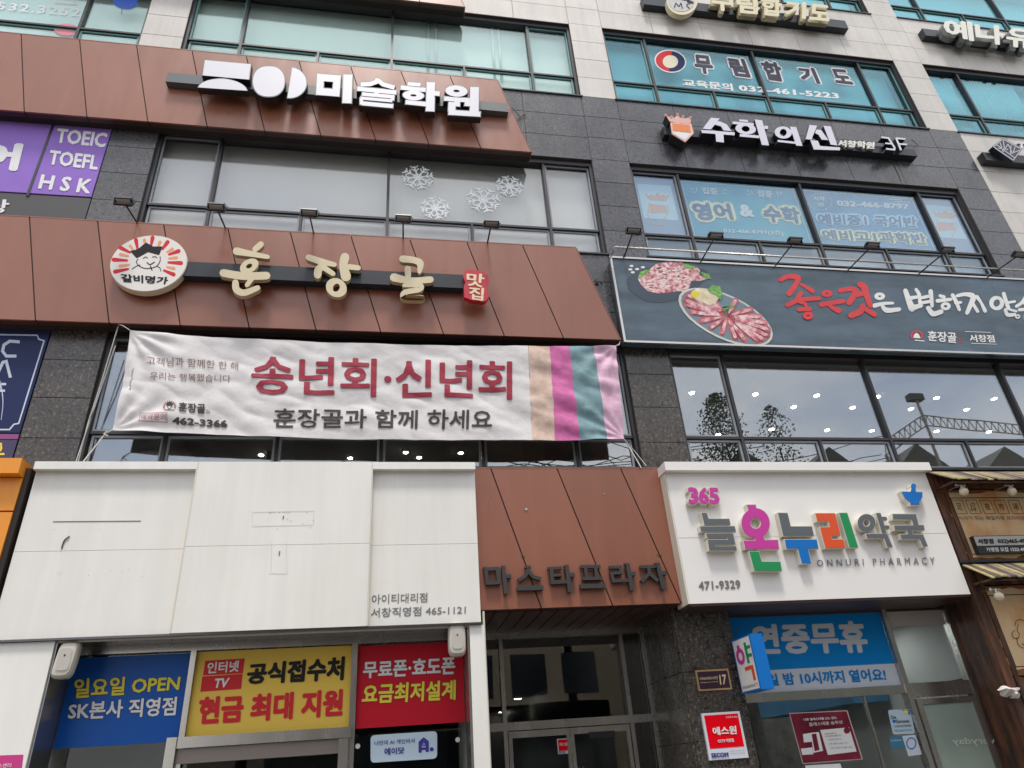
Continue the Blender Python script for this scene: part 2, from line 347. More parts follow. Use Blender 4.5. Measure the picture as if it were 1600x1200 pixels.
# windows
def window(x0, x1, z0, z1, tz, mains, mids, G, blind=None, fr=frame_dark, sash=frame_grey, name='window', sashes=(), ybl=.42, slab=True):
    Yg = .14; f = MB(); t = .035
    f.box(x0 - .01, x0 + .05, .06, .20, z0, z1); f.box(x1 - .05, x1 + .01, .06, .20, z0, z1); f.box(x0, x1, .062, .198, z1 - .10, z1 + .01); f.box(x0, x1, .062, .198, z0 - .01, z0 + .045)
    f.box(x0 + .05, x1 - .05, .085, .19, tz - .02, tz + .02)
    for x in mains: f.box(x - .024, x + .024, .08, .192, z0 + .045, z1 - .10)
    for x in mids: f.box(x - .02, x + .02, .083, .191, z0 + .045, tz - .025)
    w = f.build(name, fr, BLD)
    xs = [x0 + .05] + list(mains) + [x1 - .05]
    cells = [(a + (.024 if i else 0), c - (.024 if i < len(xs) - 2 else 0), tz + .025, z1 - .10) for i, (a, c) in enumerate(zip(xs, xs[1:]))]
    xs = sorted([x0 + .05, x1 - .05] + list(mains) + list(mids)); cells += [(a + .022, c - .022, z0 + .045, tz - .025) for a, c in zip(xs, xs[1:])]
    for i, (a, c, d, e) in enumerate(cells):
        pq = MB().box(a, c, Yg, Yg + .012, d, e); ta, tb = random.uniform(-.004, .004), random.uniform(-.004, .004)
        off_ = abs(ta) * (c - a) / 2 + abs(tb) * (e - d) / 2; pq.v = [(x, y + off_ + ta * (x - (a + c) / 2) + tb * (z - (d + e) / 2), z) for x, y, z in pq.v]; pq.build('pane', G, w)
        s_ = MB(); u = .035
        s_.box(a + .004, a + u, .118, Yg - .001, d + .004, e - .004); s_.box(c - u, c - .004, .118, Yg - .001, d + .004, e - .004); s_.box(a + u, c - u, .118, Yg - .001, e - u, e - .004); s_.box(a + u, c - u, .118, Yg - .001, d + .004, d + u)
        if i in sashes or d < tz: s_.build('sash', sash, w)
    if blind: MB().box(x0 + .02, x1 - .02, ybl, ybl + .01, z0 + .03, z1 - .03).build('blind', blind, w)
    # stone reveal trim: sill flashing
    q = MB(); q.box(x0 - .03, x1 + .03, -.03, .06, z0 - .03, z0 + .0); q.build('sill', frame_dark, w)
    return w
ML, MLm = [-2.93, -.10, 2.72], [-1.50, 1.33]
MRt, MRm = [5.36, 7.93, 10.60], [6.67, 9.30]
w2L = window(XL1, XR0, 5.32, 7.45, 5.86, ML, MLm, G_2f, sashes=(0, 3))
w3L = window(XL1, XR0, 9.29, 11.55, 9.88, ML, MLm, G_3f, blind_grey, sashes=(0, 3), ybl=.3)
w4L = window(XL1, XR0, 13.34, 15.65, 14.02, ML, MLm, G_teal, blind_white, sash=teal_frame, sashes=(0, 3), ybl=.3)
w2R = window(XR1, XS0, 5.32, 7.45, 5.86, MRt, MRm, G_2f, sashes=(0,))
w3R = window(XR1, XS0, 9.29, 11.55, 9.88, MRt, MRm, G_blue, blind_grey, sashes=(0, 3), ybl=.3)
w4R = window(XR1, XS0, 13.34, 15.65, 14.02, MRt, MRm, G_teal2, blind_white, sash=teal_frame, sashes=(0, 3), ybl=.4)
w5R = window(XR1, XS0, 17.43, 19.7, 18.1, MRt, MRm, G_teal2, blind_white, sash=teal_frame, ybl=.4)
w5L = window(XL1, XR0, 17.43, 19.7, 18.1, ML, MLm, G_teal, blind_white, sash=teal_frame, ybl=.4)
w4X = window(XS1, 18.7, 13.34, 15.65, 14.02, [13.25, 15.8], [14.5], G_teal2, blind_white, sash=teal_frame, ybl=.5)
w5X = window(XS1, 18.7, 17.43, 19.7, 18.1, [13.25, 15.8], [14.5], G_teal2, blind_white, sash=teal_frame, ybl=.5)
w3X = window(XS1, 18.7, 9.29, 11.55, 9.88, [13.6], [], G_blue, blind_grey, ybl=.5)
w4F = window(-13.5, XL0, 13.34, 15.65, 14.02, [-8.9, -5.75], [-7.35], G_teal, blind_white, sash=teal_frame, ybl=.4)
# curtain edges and folds inside the fourth floor windows
for (x0, x1, n, W4) in ((.62, .70, 1, w4L), (.78, .84, 1, w4L), (1.98, 2.06, 1, w4L), (2.12, 2.17, 1, w4L), (12.6, 13.2, 8, w4X), (13.4, 15.0, 18, w4X)):
    q = MB()
    for i in range(n):
        a = x0 + (x1 - x0) * i / n; q.tube((a, .27, 13.9), (a + .02, .27, 15.6), .03, 6)
    q.build('curtain', blind_white, W4, smooth=True)
# rooms behind the second floor glass
q = MB(); q.box(-3.9, 19, .46, 12, 7.55, 7.6); q.build('room_ceiling', room_grey, BLD)
q = MB(); q.box(-3.9, 19, 11.9, 12, 5, 7.55); q.box(-3.95, -3.9, .46, 12, 5, 7.55); q.build('room_wall', room_wall, BLD)
q = MB(); q.box(-3.9, 19, .46, 12, 5.0, 5.05); q.build('room_floor', room_wall, BLD)
q = MB()
for x in (-2.4, 4.0, 11.9): q.box(x, x + .5, 4.5, 5.0, 5.05, 7.55)
q.build('room_column', room_wall, BLD)
lamp_on = mat('warm downlight', (1, .90, .74), emit=24); lamp_ring = mat('downlight ring', (.7, .68, .64), rough=.4)
DL = [(1081, 613), (1180, 615), (1276, 617), (1240, 635), (1332, 636), (1371, 619), (1463, 621), (1553, 622), (1423, 638), (1510, 639), (1205, 670), (1292, 671), (1122, 678), (1463, 673), (1545, 674), (1362, 672),
      (221, 703), (269, 712), (293, 714), (408, 710), (634, 706), (720, 707), (655, 714), (547, 715)]
dl0 = None
for i, (px, py) in enumerate(DL):
    p = PZ(px, py, 7.545)
    if p.y > 11.5 or p.y < .5: continue
    if dl0 is None:
        dl0 = thing('downlight', p, 'small round warm downlight glowing in the ceiling behind the second floor glass', 'downlight', 'downlights in the second floor ceiling')
        e = MB(); e.tube(p, p - Vector((0, 0, .012)), .068, 14); r = e.build('ring', lamp_ring, dl0)
        e = MB(); e.tube(p - Vector((0, 0, .012)), p - Vector((0, 0, .022)), .046, 14); e.build('lens', lamp_on, dl0)
    else: copy_thing(dl0, p, dl0['label'])
# ---------------------------------------------------------------- canopies of slanted panels
def canopy(tops, slant, z0, z1, Yf, Yb, name, label, xl, parent=BLD, right=True):
    dz = z1 - z0
    c = MB(); a = tops[0] if xl is None else xl
    R0, R1 = tops[-1], tops[-1] + slant
    def sh(z): return slant * (z1 - z) / dz
    c.prism([(a, z0 + .01), (R1 - .012, z0 + .01), (R0 - .012, z1 - .01), (a, z1 - .01)], Yf + .012, Yb)
    o = c.build(name, brown_gap, parent, label)
    xs = list(tops)
    for x0, x1 in zip(xs, xs[1:]):
        g = .009; q = MB(); zb = z0
        q.prism([(x0 + slant + g, z0), (x1 + slant - g, z0), (x1 - g, z1), (x0 + g, z1)], Yf, Yf + .03); q.build('panel', brown_metal, o)
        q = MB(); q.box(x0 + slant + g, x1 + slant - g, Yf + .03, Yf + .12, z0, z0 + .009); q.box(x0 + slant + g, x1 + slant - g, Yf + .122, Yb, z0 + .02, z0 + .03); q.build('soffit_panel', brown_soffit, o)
        q = MB(); q.box(x0 + .004, x1 - .004, Yf - .003, Yb, z1, z1 + .02); q.build('cap', brown_metal, o)
    q = MB(); q.prism([(R1, z0), (R1 + .01, z0), (R0 + .01, z1), (R0, z1)], Yf + .002, Yb); q.build('end_panel', brown_metal, o)
    return o
T1 = [1.92 - .922 * k for k in range(11)][::-1]; T2 = [3.02 - .92 * k for k in range(11)][::-1]; T0 = [.85 - .922 * k for k in range(9)][::-1]
canopy(T0, .51, 15.45, 17.3, -.25, 0, 'canopy', 'topmost brown metal canopy cut by the upper edge', None)
canopy(T1, .51, 11.36, 13.24, -.25, 0, 'canopy', 'brown metal canopy with slanted joints behind the white block letters', None)
canopy(T2, .51, 7.37, 9.17, -.25, 0, 'canopy', 'brown metal canopy with slanted joints behind the gold brush letters', None)
canopy([.45, 1.37, 2.29, 3.205, 4.1], .535, 3.35, 5.2, -.27, 0, 'canopy', 'brown metal fascia with slanted joints above the entrance', None)
# ---------------------------------------------------------------- ground floor of the building
q = MB(); q.box(-14, 1.2, .012, .45, 3.36, 5.3); 
tiles(3.72, 4.49, 1, .2, 3.34, 4, brown_granite, BG_)
q = MB(); q.box(3.73, 4.48, .012, 1.6, 0, 3.35); q.build('pillar_core', mortar, BLD)
for j in range(4):
    z0, z1 = .2 + .785 * j, .2 + .785 * (j + 1)
    for (ya, yb) in ((.03, .64), (.64, 1.29)):
        e = MB(); e.box(3.70, 3.728, ya + .004, yb - .004, z0 + .004, z1 - .004); e.build(BG_, brown_granite, BLD)
# entrance soffit with linear slats
for i in range(13):
    y = .02; xa = 1.15 + i * .2
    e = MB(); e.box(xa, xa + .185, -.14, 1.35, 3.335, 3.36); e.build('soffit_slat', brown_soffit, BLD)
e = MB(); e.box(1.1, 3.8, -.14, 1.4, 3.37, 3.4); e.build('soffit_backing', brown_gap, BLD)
# entrance glazing
ENT = thing('entrance_screen', (2.45, 1.3, 0), 'tall dark glass entrance screen in stainless steel frame under the brown fascia', 'entrance')
f = MB()
for x, w_ in ((1.19, .04), (1.61, .055), (3.37, .055), (3.685, .028)): f.box(x - w_ / 2, x + w_ / 2, 1.24, 1.34, 0, 3.29)
f.box(1.17, 3.70, 1.242, 1.338, 3.25, 3.33); f.box(1.2, 3.68, 1.236, 1.336, 2.08, 2.18)
f.build('frame', steel, ENT)
for x0, x1 in ((1.21, 1.575), (1.645, 3.335), (3.405, 3.66)):
    MB().box(x0, x1, 1.29, 1.30, 2.18, 3.25).build('pane', G_door, ENT)
for x0, x1 in ((1.21, 1.575), (3.405, 3.66)): MB().box(x0, x1, 1.29, 1.30, 0.02, 2.08).build('pane', G_door, ENT)
for i, (x0, x1) in enumerate(((1.65, 2.49), (2.495, 3.333))):
    d = MB(); d.box(x0, x0 + .05, 1.262, 1.302, .02, 2.07); d.box(x1 - .05, x1, 1.262, 1.302, .02, 2.07); d.box(x0 + .05, x1 - .05, 1.262, 1.302, 1.99, 2.07); d.box(x0 + .05, x1 - .05, 1.262, 1.302, .02, .16)
    o = d.build('door', steel, ENT); MB().box(x0 + .05, x1 - .05, 1.28, 1.29, .16, 1.99).build('pane', G_door, o)
    hx = x1 - .12 if i == 0 else x0 + .12
    h = MB(); h.tube((hx, 1.20, .7), (hx, 1.20, 1.6), .016); h.tube((hx, 1.20, .8), (hx, 1.27, .8), .01); h.tube((hx, 1.20, 1.5), (hx, 1.27, 1.5), .01); h.build('handle', steel, o, smooth=True)
    if i == 1:
        h = MB(); h.box(2.75, 3.1, 1.22, 1.262, 1.93, 2.0); h.build('door_closer', black_metal, o)
# lobby
q = MB(); q.box(1.1, 3.8, 1.4, 15, 3.26, 3.3); q.build('lobby_ceiling', mat('lobby ceiling', (.16, .15, .135), rough=.8), BLD)
q = MB(); q.box(1.0, 1.1, 1.4, 15, 0, 3.3); q.box(3.75, 3.9, 1.36, 15, 0, 3.3); q.box(1.0, 3.9, 15, 15.1, 0, 3.3); q.build('lobby_wall', mat('lobby wall', (.20, .17, .14), rough=.5, var=.2), BLD)
LL = [(809, 1091), (962, 1094), (974, 1100), (937, 1107), (921, 1117), (971, 1123), (939, 1117), (784, 1112), (770, 1128), (1011, 1081)]
l0 = None
for px, py in LL:
    p = PZ(px, py, 3.25)
    if p.y < 1.5 or p.y > 14.8 or p.x > 3.7: continue
    if l0 is None:
        l0 = thing('lobby_light', p, 'white ceiling light glowing inside the entrance lobby', 'ceiling light', 'lights in the lobby ceiling')
        MB().box(p.x - .10, p.x + .10, p.y - .06, p.y + .06, 3.235, 3.259).build('housing', lamp_ring, l0); MB().box(p.x - .085, p.x + .085, p.y - .045, p.y + .045, 3.228, 3.234).build('lens', mat('cool light', (.95, 1, .98), emit=14), l0)
    else: copy_thing(l0, p, l0['label'])
# ---------------------------------------------------------------- white fascia of the phone shop
def rect(b, x0, x1, z0, z1, y0, y1, k=0): return b.box(x0, x1, y0, y1, z0, z1, k)
FS = thing('shop_fascia', (-1.5, -.3, 3.18), 'blank white panelled shop fascia with stains above the phone shop posters', 'sign board')
for (x0, x1, yf, lip) in ((-4.16, -2.32, -.36, True), (-2.316, -.205, -.45, False), (-.2, 1.135, -.36, True)):
    for z0, z1 in ((3.18, 4.148), (4.152, 5.12 if lip else 5.22)):
        q = MB(); q.box(x0, x1, yf, 0, z0, z1); q.build('panel', white_panel, FS)
    if lip:
        q = MB(); q.box(x0, x1, -.45, 0, 5.122, 5.22); q.build('lip', white_panel, FS)
MB().box(-2.335, -2.318, -.449, -.36, 3.182, 5.12).build('trim', white_trim, FS); MB().box(-.204, -.190, -.448, -.36, 3.182, 5.12).build('trim', white_trim, FS)
q = MB(); q.box(-4.16, 1.135, -.44, .5, 3.155, 3.178); q.build('soffit', mat('glossy dark soffit', (.10, .10, .11), rough=.16, metal=.5), FS)
q = MB(); q.box(-3.5, .99, -.37, -.34, 3.14, 3.155); q.build('drip_edge', white_trim, FS)
scar = mat('scratch mark', (.12, .11, .10), rough=.9); faint = mat('faint glue line', (.62, .61, .57), rough=.8)
q = MB(); q.stroke([(83, 815), (220, 814)], 1.1, -.3645); q.build('scratch', scar, FS)
q = MB(); q.stroke([(108, 838), (100, 845), (96, 857)], 1.6, -.375, .008, 'r'); q.build('wire_stub', black_metal, FS)
q = MB()
for a, c in (((394, 800), (490, 798)), ((394, 822), (489, 820)), ((394, 800), (394, 822)), ((490, 798), (490, 820)), ((424, 846), (424, 895)), ((448, 846), (448, 895)), ((420, 896), (448, 896))): q.stroke([a, c], .5, -.4545, .001)
q.build('glue_outline', faint, FS)
q = MB(); q.stroke([(443, 806), (442, 811)], 1.5, -.455); q.stroke([(437, 861), (436, 868)], 1.5, -.455); 
for _ in range(14): x, y = random.choice(((430 + random.random() * 60, 805 + random.random() * 25), (395 + random.random() * 95, 800 + random.random() * 1.5))); q.stroke([(x, y), (x + 1.6, y + .4)], .5, -.4555, .001)
q.build('screw_holes', scar, FS)['kind'] = 'stuff'
q = MB()
for _ in range(10): x, y = random.uniform(85, 225), random.choice((825, 890, 893, 897)) + random.random() * 4; q.stroke([(x, y), (x + 1.2, y)], .5, -.364, .001)
q.build('screw_holes', scar, FS)['kind'] = 'stuff'
gtxt = mat('grey vinyl letters', (.17, .17, .17), rough=.6)
text('아이티대리점', [(581, 929), (668, 926), (667.5, 941), (580.5, 944)], -.3635, gtxt, FS, bold=.012, n=4)
text('서창직영점 465-1121', [(580, 950), (728, 945.5), (727.5, 959.5), (579.5, 965)], -.3635, gtxt, FS, bold=.012, n=4)
# phone shop front
PH = thing('phone_shop_front', (-1.3, .1, 0), 'phone shop glass front with steel mullions between white posts', 'shop front')
q = MB(); q.box(-5.6, -3.49, -.40, .6, 0, 3.152); q.build('pilaster', white_panel, PH)
q = MB(); q.box(.99, 1.165, -.40, 1.3, 0, 3.152); q.build('post', white_panel, PH)
q = MB(); q.box(1.167, 1.19, -.30, 1.28, 0, 3.33); q.build('post_trim', white_trim, PH)
q = MB(); q.box(-3.488, -3.47, -.37, .1, 0, 3.15); q.build('side_return', mat('mirror side', (.30, .30, .31), rough=.3, metal=.8), PH)
q = MB(); q.box(.965, .985, -.36, .1, 0, 3.15); q.build('side_return', steel, PH)
q = MB()
for x, w_ in ((-2.167, .06), (-.345, .067)): q.box(x - w_ / 2, x + w_ / 2, .04, .14, 0, 3.15)
q.box(-3.49, .98, .042, .138, 3.07, 3.154)
q.build('mullion', steel, PH)
for x0, x1, z0 in ((-3.46, -2.197, 0), (-2.137, -.379, 2.17), (-.311, .965, 0)): MB().box(x0, x1, .1, .11, z0, 3.07).build('pane', G_clear, PH)
d = MB(); d.box(-2.197, -.345, .0, .16, 2.06, 2.17); d.box(-2.30, -2.197, -.02, .16, 0, 2.17); d.box(-.48, -.375, -.02, .16, 0, 2.055); o = d.build('door_frame', steel, PH)
MB().box(-2.197, -.48, .1, .11, 0, 2.06).build('pane', G_clear, o)
MB().box(-2.195, -.482, .03, .15, 1.91, 2.055).build('door_head', mat('dull door head', (.22, .19, .17), rough=.4, metal=.4), o)
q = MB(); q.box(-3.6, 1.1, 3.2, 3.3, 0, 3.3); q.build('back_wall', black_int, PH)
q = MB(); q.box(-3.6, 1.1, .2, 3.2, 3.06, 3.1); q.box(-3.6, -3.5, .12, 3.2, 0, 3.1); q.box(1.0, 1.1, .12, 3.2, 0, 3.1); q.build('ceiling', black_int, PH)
def poster(name, x0, x1, z0, z1, Y, M, label, cat='poster', loc=None):
    t = thing(name, ((x0 + x1) / 2, Y, z0), label, cat); MB().box(x0, x1, Y - .002, Y, z0, z1).build('sheet', M, t); return t
blue_v = mat('blue vinyl', (.012, .10, .42), spec=.15, rough=.3); yel_v = mat('yellow vinyl', (.80, .55, .10), spec=.15, rough=.35); red_v = mat('red vinyl', (.55, .018, .035), spec=.15, rough=.3)
wht = mat('white print', (.78, .78, .78), spec=.15, rough=.4); yl = mat('yellow print', (.80, .68, .08), spec=.15, rough=.4); blk = mat('black print', (.02, .02, .022), spec=.15, rough=.4); navy = mat('navy print', (.01, .02, .09), spec=.15, rough=.4); redp = mat('red print', (.62, .03, .04), spec=.15, rough=.4); dkred = mat('dark red print', (.20, .01, .02), rough=.4)
c2 = C(4, 0, 900)
t = poster('window_poster', -3.46, -2.20, 2.135, 3.05, .097, blue_v, 'blue window poster reading 일요일 OPEN left of the yellow poster')
def otext(s, q, Y, M, O, par, bold, ob, **k):
    text(s, q, Y, O, par, bold=ob, bb=ob, n=8, **k); text(s, q, Y - .006, M, par, bold=bold, bb=ob, **k)
otext('일요일 OPEN', [c2(462, 638), c2(1137, 610), c2(1120, 722), c2(455, 770)], .094, yl, navy, t, .03, .055)
otext('SK본사 직영점', [c2(430, 785), c2(1112, 750), c2(1100, 875), c2(418, 905)], .094, wht, navy, t, .03, .055)
t = poster('window_poster', -2.136, -.381, 2.172, 3.06, .097, yel_v, 'yellow window poster offering cash support above the shop door')
q = MB(); q.ppoly([c2(1283, 530), c2(1530, 515), c2(1518, 608), c2(1268, 622)], .092); q.ppoly([c2(1264, 628), c2(1516, 612), c2(1507, 706), c2(1252, 724)], .092); q.build('red_box', redp, t)
text('인터넷', [c2(1300, 538), c2(1498, 527), c2(1490, 598), c2(1292, 612)], .088, wht, t, bold=.03)
text('TV', [c2(1345, 642), c2(1437, 636), c2(1420, 697), c2(1332, 702)], .088, wht, t, bold=.035)
c3 = C(4, 400, 900)
text('공식접수처', [(388, 1037), (539.5, 1025), (537, 1063), (384, 1070)], .090, blk, t, bold=.05)
text('현금 최대 지원', [(312, 1089), (537, 1076), (535, 1119), (308, 1133)], .090, redp, t, bold=.05)
t = poster('window_poster', -.310, .955, 2.15, 3.05, .097, red_v, 'red window poster below the right end of the white fascia')
otext('무료폰·효도폰', [c3(668, 532), c3(1250, 500), c3(1247, 618), c3(665, 645)], .094, wht, dkred, t, .035, .06)
otext('요금최저설계', [c3(668, 675), c3(1252, 645), c3(1250, 778), c3(655, 805)], .094, yl, dkred, t, .035, .06)
t = thing('window_sticker', P(630, 1165, .09), 'pale blue rounded sticker with navy writing and logo under the red poster', 'sticker')
def rpoly(x0, y0, x1, y1, r, sk=0, sh=0):
    r_ = []
    for cx, cy, a0 in ((x1 - r, y0 + r, -90), (x1 - r, y1 - r, 0), (x0 + r, y1 - r, 90), (x0 + r, y0 + r, 180)):
        for a in (0, 30, 60, 90):
            t_ = math.radians(a0 + a); x = cx + r * math.cos(t_); y = cy + r * math.sin(t_); r_.append((x + sh * (y - y0), y + sk * (x - x0)))
    return r_
q = MB(); q.ppoly(rpoly(579, 1149, 683, 1192, 6, -.065, .0), .094); q.build('sheet', mat('pale blue sticker', (.52, .66, .76), rough=.4), t)
nv = mat('indigo print', (.05, .04, .30), rough=.4)
text('나만의 AI 개인비서', [c3(740, 1030), c3(992, 1014), c3(991, 1044), c3(740, 1060)], .090, nv, t, bold=.01, n=4); text('에이닷', [c3(802, 1075), c3(928, 1068), c3(926, 1110), c3(802, 1122)], .090, nv, t, bold=.03)
q = MB(); q.stroke([c3(1026, 1104), c3(1026, 1040), c3(1048, 1020), c3(1070, 1038), c3(1070, 1100)], 5, .090); q.pell(c3(1049, 1050), 3.4, 3.4, .0885, hole=(1.7, 1.7)); q.stroke([c3(1030, 1080), c3(1068, 1078)], 4, .0895); q.pell(c3(1098, 1083), 3.2, 3.2, .090); q.build('logo', nv, t)
for px, py in ((559, 1166), (715, 1156)):
    p = P(px, py, .09); single(MB().tube(p, p - Vector((0, .02, 0)), .027, 14).build('round_bracket', lamp_ring), 'round white bracket fixed to the shop glass ' + ('left of the pale blue sticker' if px < 600 else 'right of the pale blue sticker'), 'bracket')
# outdoor speakers
def speaker(px, py, Y, label, tilt):
    p = P(px, py, Y); t = thing('wall_speaker', p, label, 'speaker'); w_, h, dd = .105, .19, .12; b = MB(); n = 16; prof = []
    for i in range(n):
        a = 2 * math.pi * i / n; prof.append((w_ * math.copysign(abs(math.cos(a)) ** .45, math.cos(a)), h * math.copysign(abs(math.sin(a)) ** .45, math.sin(a))))
    rings = [(0.0, .86), (-.03, 1.0), (-.10, .98), (-.135, .84), (-.14, .6)]
    vs = [(p.x + x * s_ + tilt * z * s_, p.y + y, p.z + z * s_) for y, s_ in rings for x, z in prof]; fs = []
    for r in range(len(rings) - 1):
        for i in range(n): j = (i + 1) % n; fs.append((r * n + i, r * n + j, (r + 1) * n + j, (r + 1) * n + i))
    fs.append(tuple(range((len(rings) - 1) * n, len(rings) * n))); fs.append(tuple(range(n))[::-1])
    b.add(vs, fs); b.build('cabinet', mat('aged cream plastic', (.55, .52, .46), rough=.5, var=.06), t)
    g = MB(); g.prism([(p.x + x * .62, p.z + z * .6) for x, z in prof], p.y - .146, p.y - .139); g.build('grille', mat('speaker grille', (.50, .475, .43), rough=.6, bump=.3, bscale=300), t)
    MB().tube((p.x, p.y - .149, p.z + .04), (p.x, p.y - .145, p.z + .04), .01, 8).build('badge', black_metal, t)
    MB().box(p.x - .03, p.x + .03, p.y + .001, p.y + .05, p.z + .10, 3.15).build('bracket', steel, t)
speaker(108, 1033, -.28, 'cream wall speaker in the upper left corner over the blue poster', .1)
speaker(713, 1001, -.28, 'cream wall speaker at the right end over the red poster', 0)
# ---------------------------------------------------------------- orange sign at the far left
OR = thing('orange_sign', (-5.2, -.5, 3.9), 'orange box sign with projecting top ledge at the left edge', 'sign')
orange = mat('orange enamel', (.80, .29, .02), rough=.42, var=.03)
q = MB(); q.box(-8, -4.26, -.42, 0, 4.62, 5.02); q.build('upper_panel', orange, OR); q = MB(); q.box(-8, -4.26, -.42, 0, 3.2, 4.60); q.build('panel', orange, OR)
q = MB(); q.box(-8, -4.26, -.55, 0, 5.03, 5.22); q.build('ledge', orange, OR)
q = MB(); q.box(-4.258, -4.20, -.40, 0, 3.2, 5.15); q.build('side_gap', brown_gap, OR)
# pink leaflet lower left
t = thing('pink_leaflet', P(15, 1190, -.41), 'small magenta leaflet at the bottom left corner on the white pilaster', 'leaflet')
q = MB(); q.ppoly([(-20, 1181), (36.5, 1179), (33, 1210), (-20, 1210)], -.404); q.build('sheet', mat('magenta paper', (.55, .03, .22), rough=.5), t); text('스센터', [(-3, 1193), (18, 1192), (17, 1199), (-4, 1200)], -.409, wht, t)
# ---------------------------------------------------------------- entrance name letters
MS = thing('entrance_letters', (2.5, -.3, 3.6), 'charcoal raised letters 마스타프라자 on the brown entrance fascia', 'sign')
char = mat('charcoal letter', (.035, .033, .034), rough=.55)
ce = C(5.161, 750, 860); YL = -.34
def glyph(parent, strokes, Y, dep, M, name='letter', conv=None, cap='b', grow=0, label=None):
    b = MB()
    for i, s_ in enumerate(strokes):
        pts = [conv(*p) for p in s_[0]] if conv else s_[0]
        kw = s_[2] if len(s_) > 2 else {}
        if s_[1] == 'poly': b.prism([P(*p, Y) for p in pts], Y - i * .0012, Y + dep)
        elif s_[1] == 'ell':
            r = s_[2]; sc = (conv(1, 0)[0] - conv(0, 0)[0]) if conv else 1
            kw = dict(r[2]) if len(r) > 2 else {}
            hole = kw.get('hole'); gg = grow / 2
            h_ = (max(.3, hole[0] * sc - gg), max(.3, hole[1] * sc - gg)) if hole else None
            b.pell(pts[0], r[0] * sc + gg, r[1] * sc + gg, Y - i * .0012, dep + i * .0012, hole=h_, rot=kw.get('rot', 0), pw=kw.get('pw', 1))
        else: b.stroke(pts, s_[1], Y, dep + i * .0012, kw.get('cap', cap), closed=kw.get('closed', False), grow=grow, stag=i * .0012)
    return b.build(name, M, parent, label)
Wm = 7
for g in ([([(47, 150), (62, 262), (150, 258), (142, 146)], 5.5, {'closed': True}), ([(24, 141), (50, 141)], 3.5), ([(187, 122), (210, 350)], 6.2), ([(170, 135), (190, 135)], 3), ([(205, 208), (252, 207)], 6)],
          [([(386, 122), (390, 170), (355, 215), (308, 240)], 5.4), ([(392, 165), (430, 212), (494, 230)], 5.4), ([(362, 133), (412, 133)], 3.5), ([(300, 306), (511, 300)], 7)],
          [([(548, 145), (662, 139)], 4.6), ([(576, 145), (585, 256), (712, 250)], 5.8), ([(585, 200), (662, 197)], 4.6), ([(698, 116), (727, 336)], 6.2), ([(678, 126), (700, 126)], 3), ([(722, 198), (765, 196)], 6)],
          [([(812, 130), (972, 128)], 4.8), ([(850, 130), (862, 225)], 5), ([(932, 130), (942, 225)], 5), ([(828, 228), (988, 224)], 5), ([(808, 290), (1014, 285)], 7)],
          [([(1045, 136), (1130, 132), (1138, 178), (1062, 184), (1078, 246), (1205, 240)], 4.8), ([(1190, 104), (1228, 322)], 6.2), ([(1165, 110), (1195, 110)], 3), ([(1215, 188), (1256, 186)], 6)],
          [([(1293, 132), (1418, 128)], 4.8), ([(1360, 132), (1368, 185), (1303, 250)], 5.2), ([(1368, 185), (1436, 246)], 5.2), ([(1432, 100), (1482, 312)], 6.2), ([(1410, 106), (1440, 106)], 3), ([(1465, 184), (1505, 182)], 6)]):
    glyph(MS, g, YL, .055, char, conv=ce)
q = MB()
for u, v in ((341, 43), (350, 46), (1440, 33), (1452, 36)):
    q.stroke([ce(u - 12, v), ce(u + 14, v + 3)], 1, -.279, .004)
q.build('anchor_wire', mat('green wire', (.05, .12, .06), rough=.5), MS)
q = MB(); p = P(822, 796, -.27); q.tube(p, p - Vector((0, .012, 0)), .018, 10); p = P(944, 772, -.27); q.tube(p, p - Vector((0, .01, 0)), .008, 8); q.build('bolt', steel, MS)
# ---------------------------------------------------------------- pharmacy sign
PS = thing('pharmacy_sign', (5.8, -.45, 3.3), 'wide white pharmacy sign with colourful raised letters 늘온누리약국', 'sign')
q = MB(); q.box(3.78, 7.83, -.45, -.1, 3.30, 5.06); q.build('board', pharm_white, PS)
q = MB(); q.box(3.74, 7.87, -.55, -.1, 5.065, 5.19); q.build('top_ledge', pharm_white, PS)
q = MB(); q.box(3.755, 3.779, -.449, -.1, 3.30, 5.06); q.build('side_edge', cream_side, PS)
q = MB(); q.box(3.79, 7.82, -.4525, -.4505, 4.148, 4.152); q.build('panel_joint', faint, PS)
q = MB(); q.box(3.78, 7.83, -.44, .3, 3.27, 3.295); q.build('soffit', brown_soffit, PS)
YP = -.54; cf = C(6.957, 1060, 780); cg = C(7.273, 1260, 780)
gy = mat('slate grey acrylic', (.115, .13, .145), rough=.4); pk = mat('magenta acrylic', (.56, .045, .33), rough=.4); gn = mat('green acrylic', (.01, .27, .085), rough=.4); bl = mat('blue acrylic', (.0, .155, .52), rough=.4); og = mat('orange acrylic', (.72, .09, .02), rough=.4)
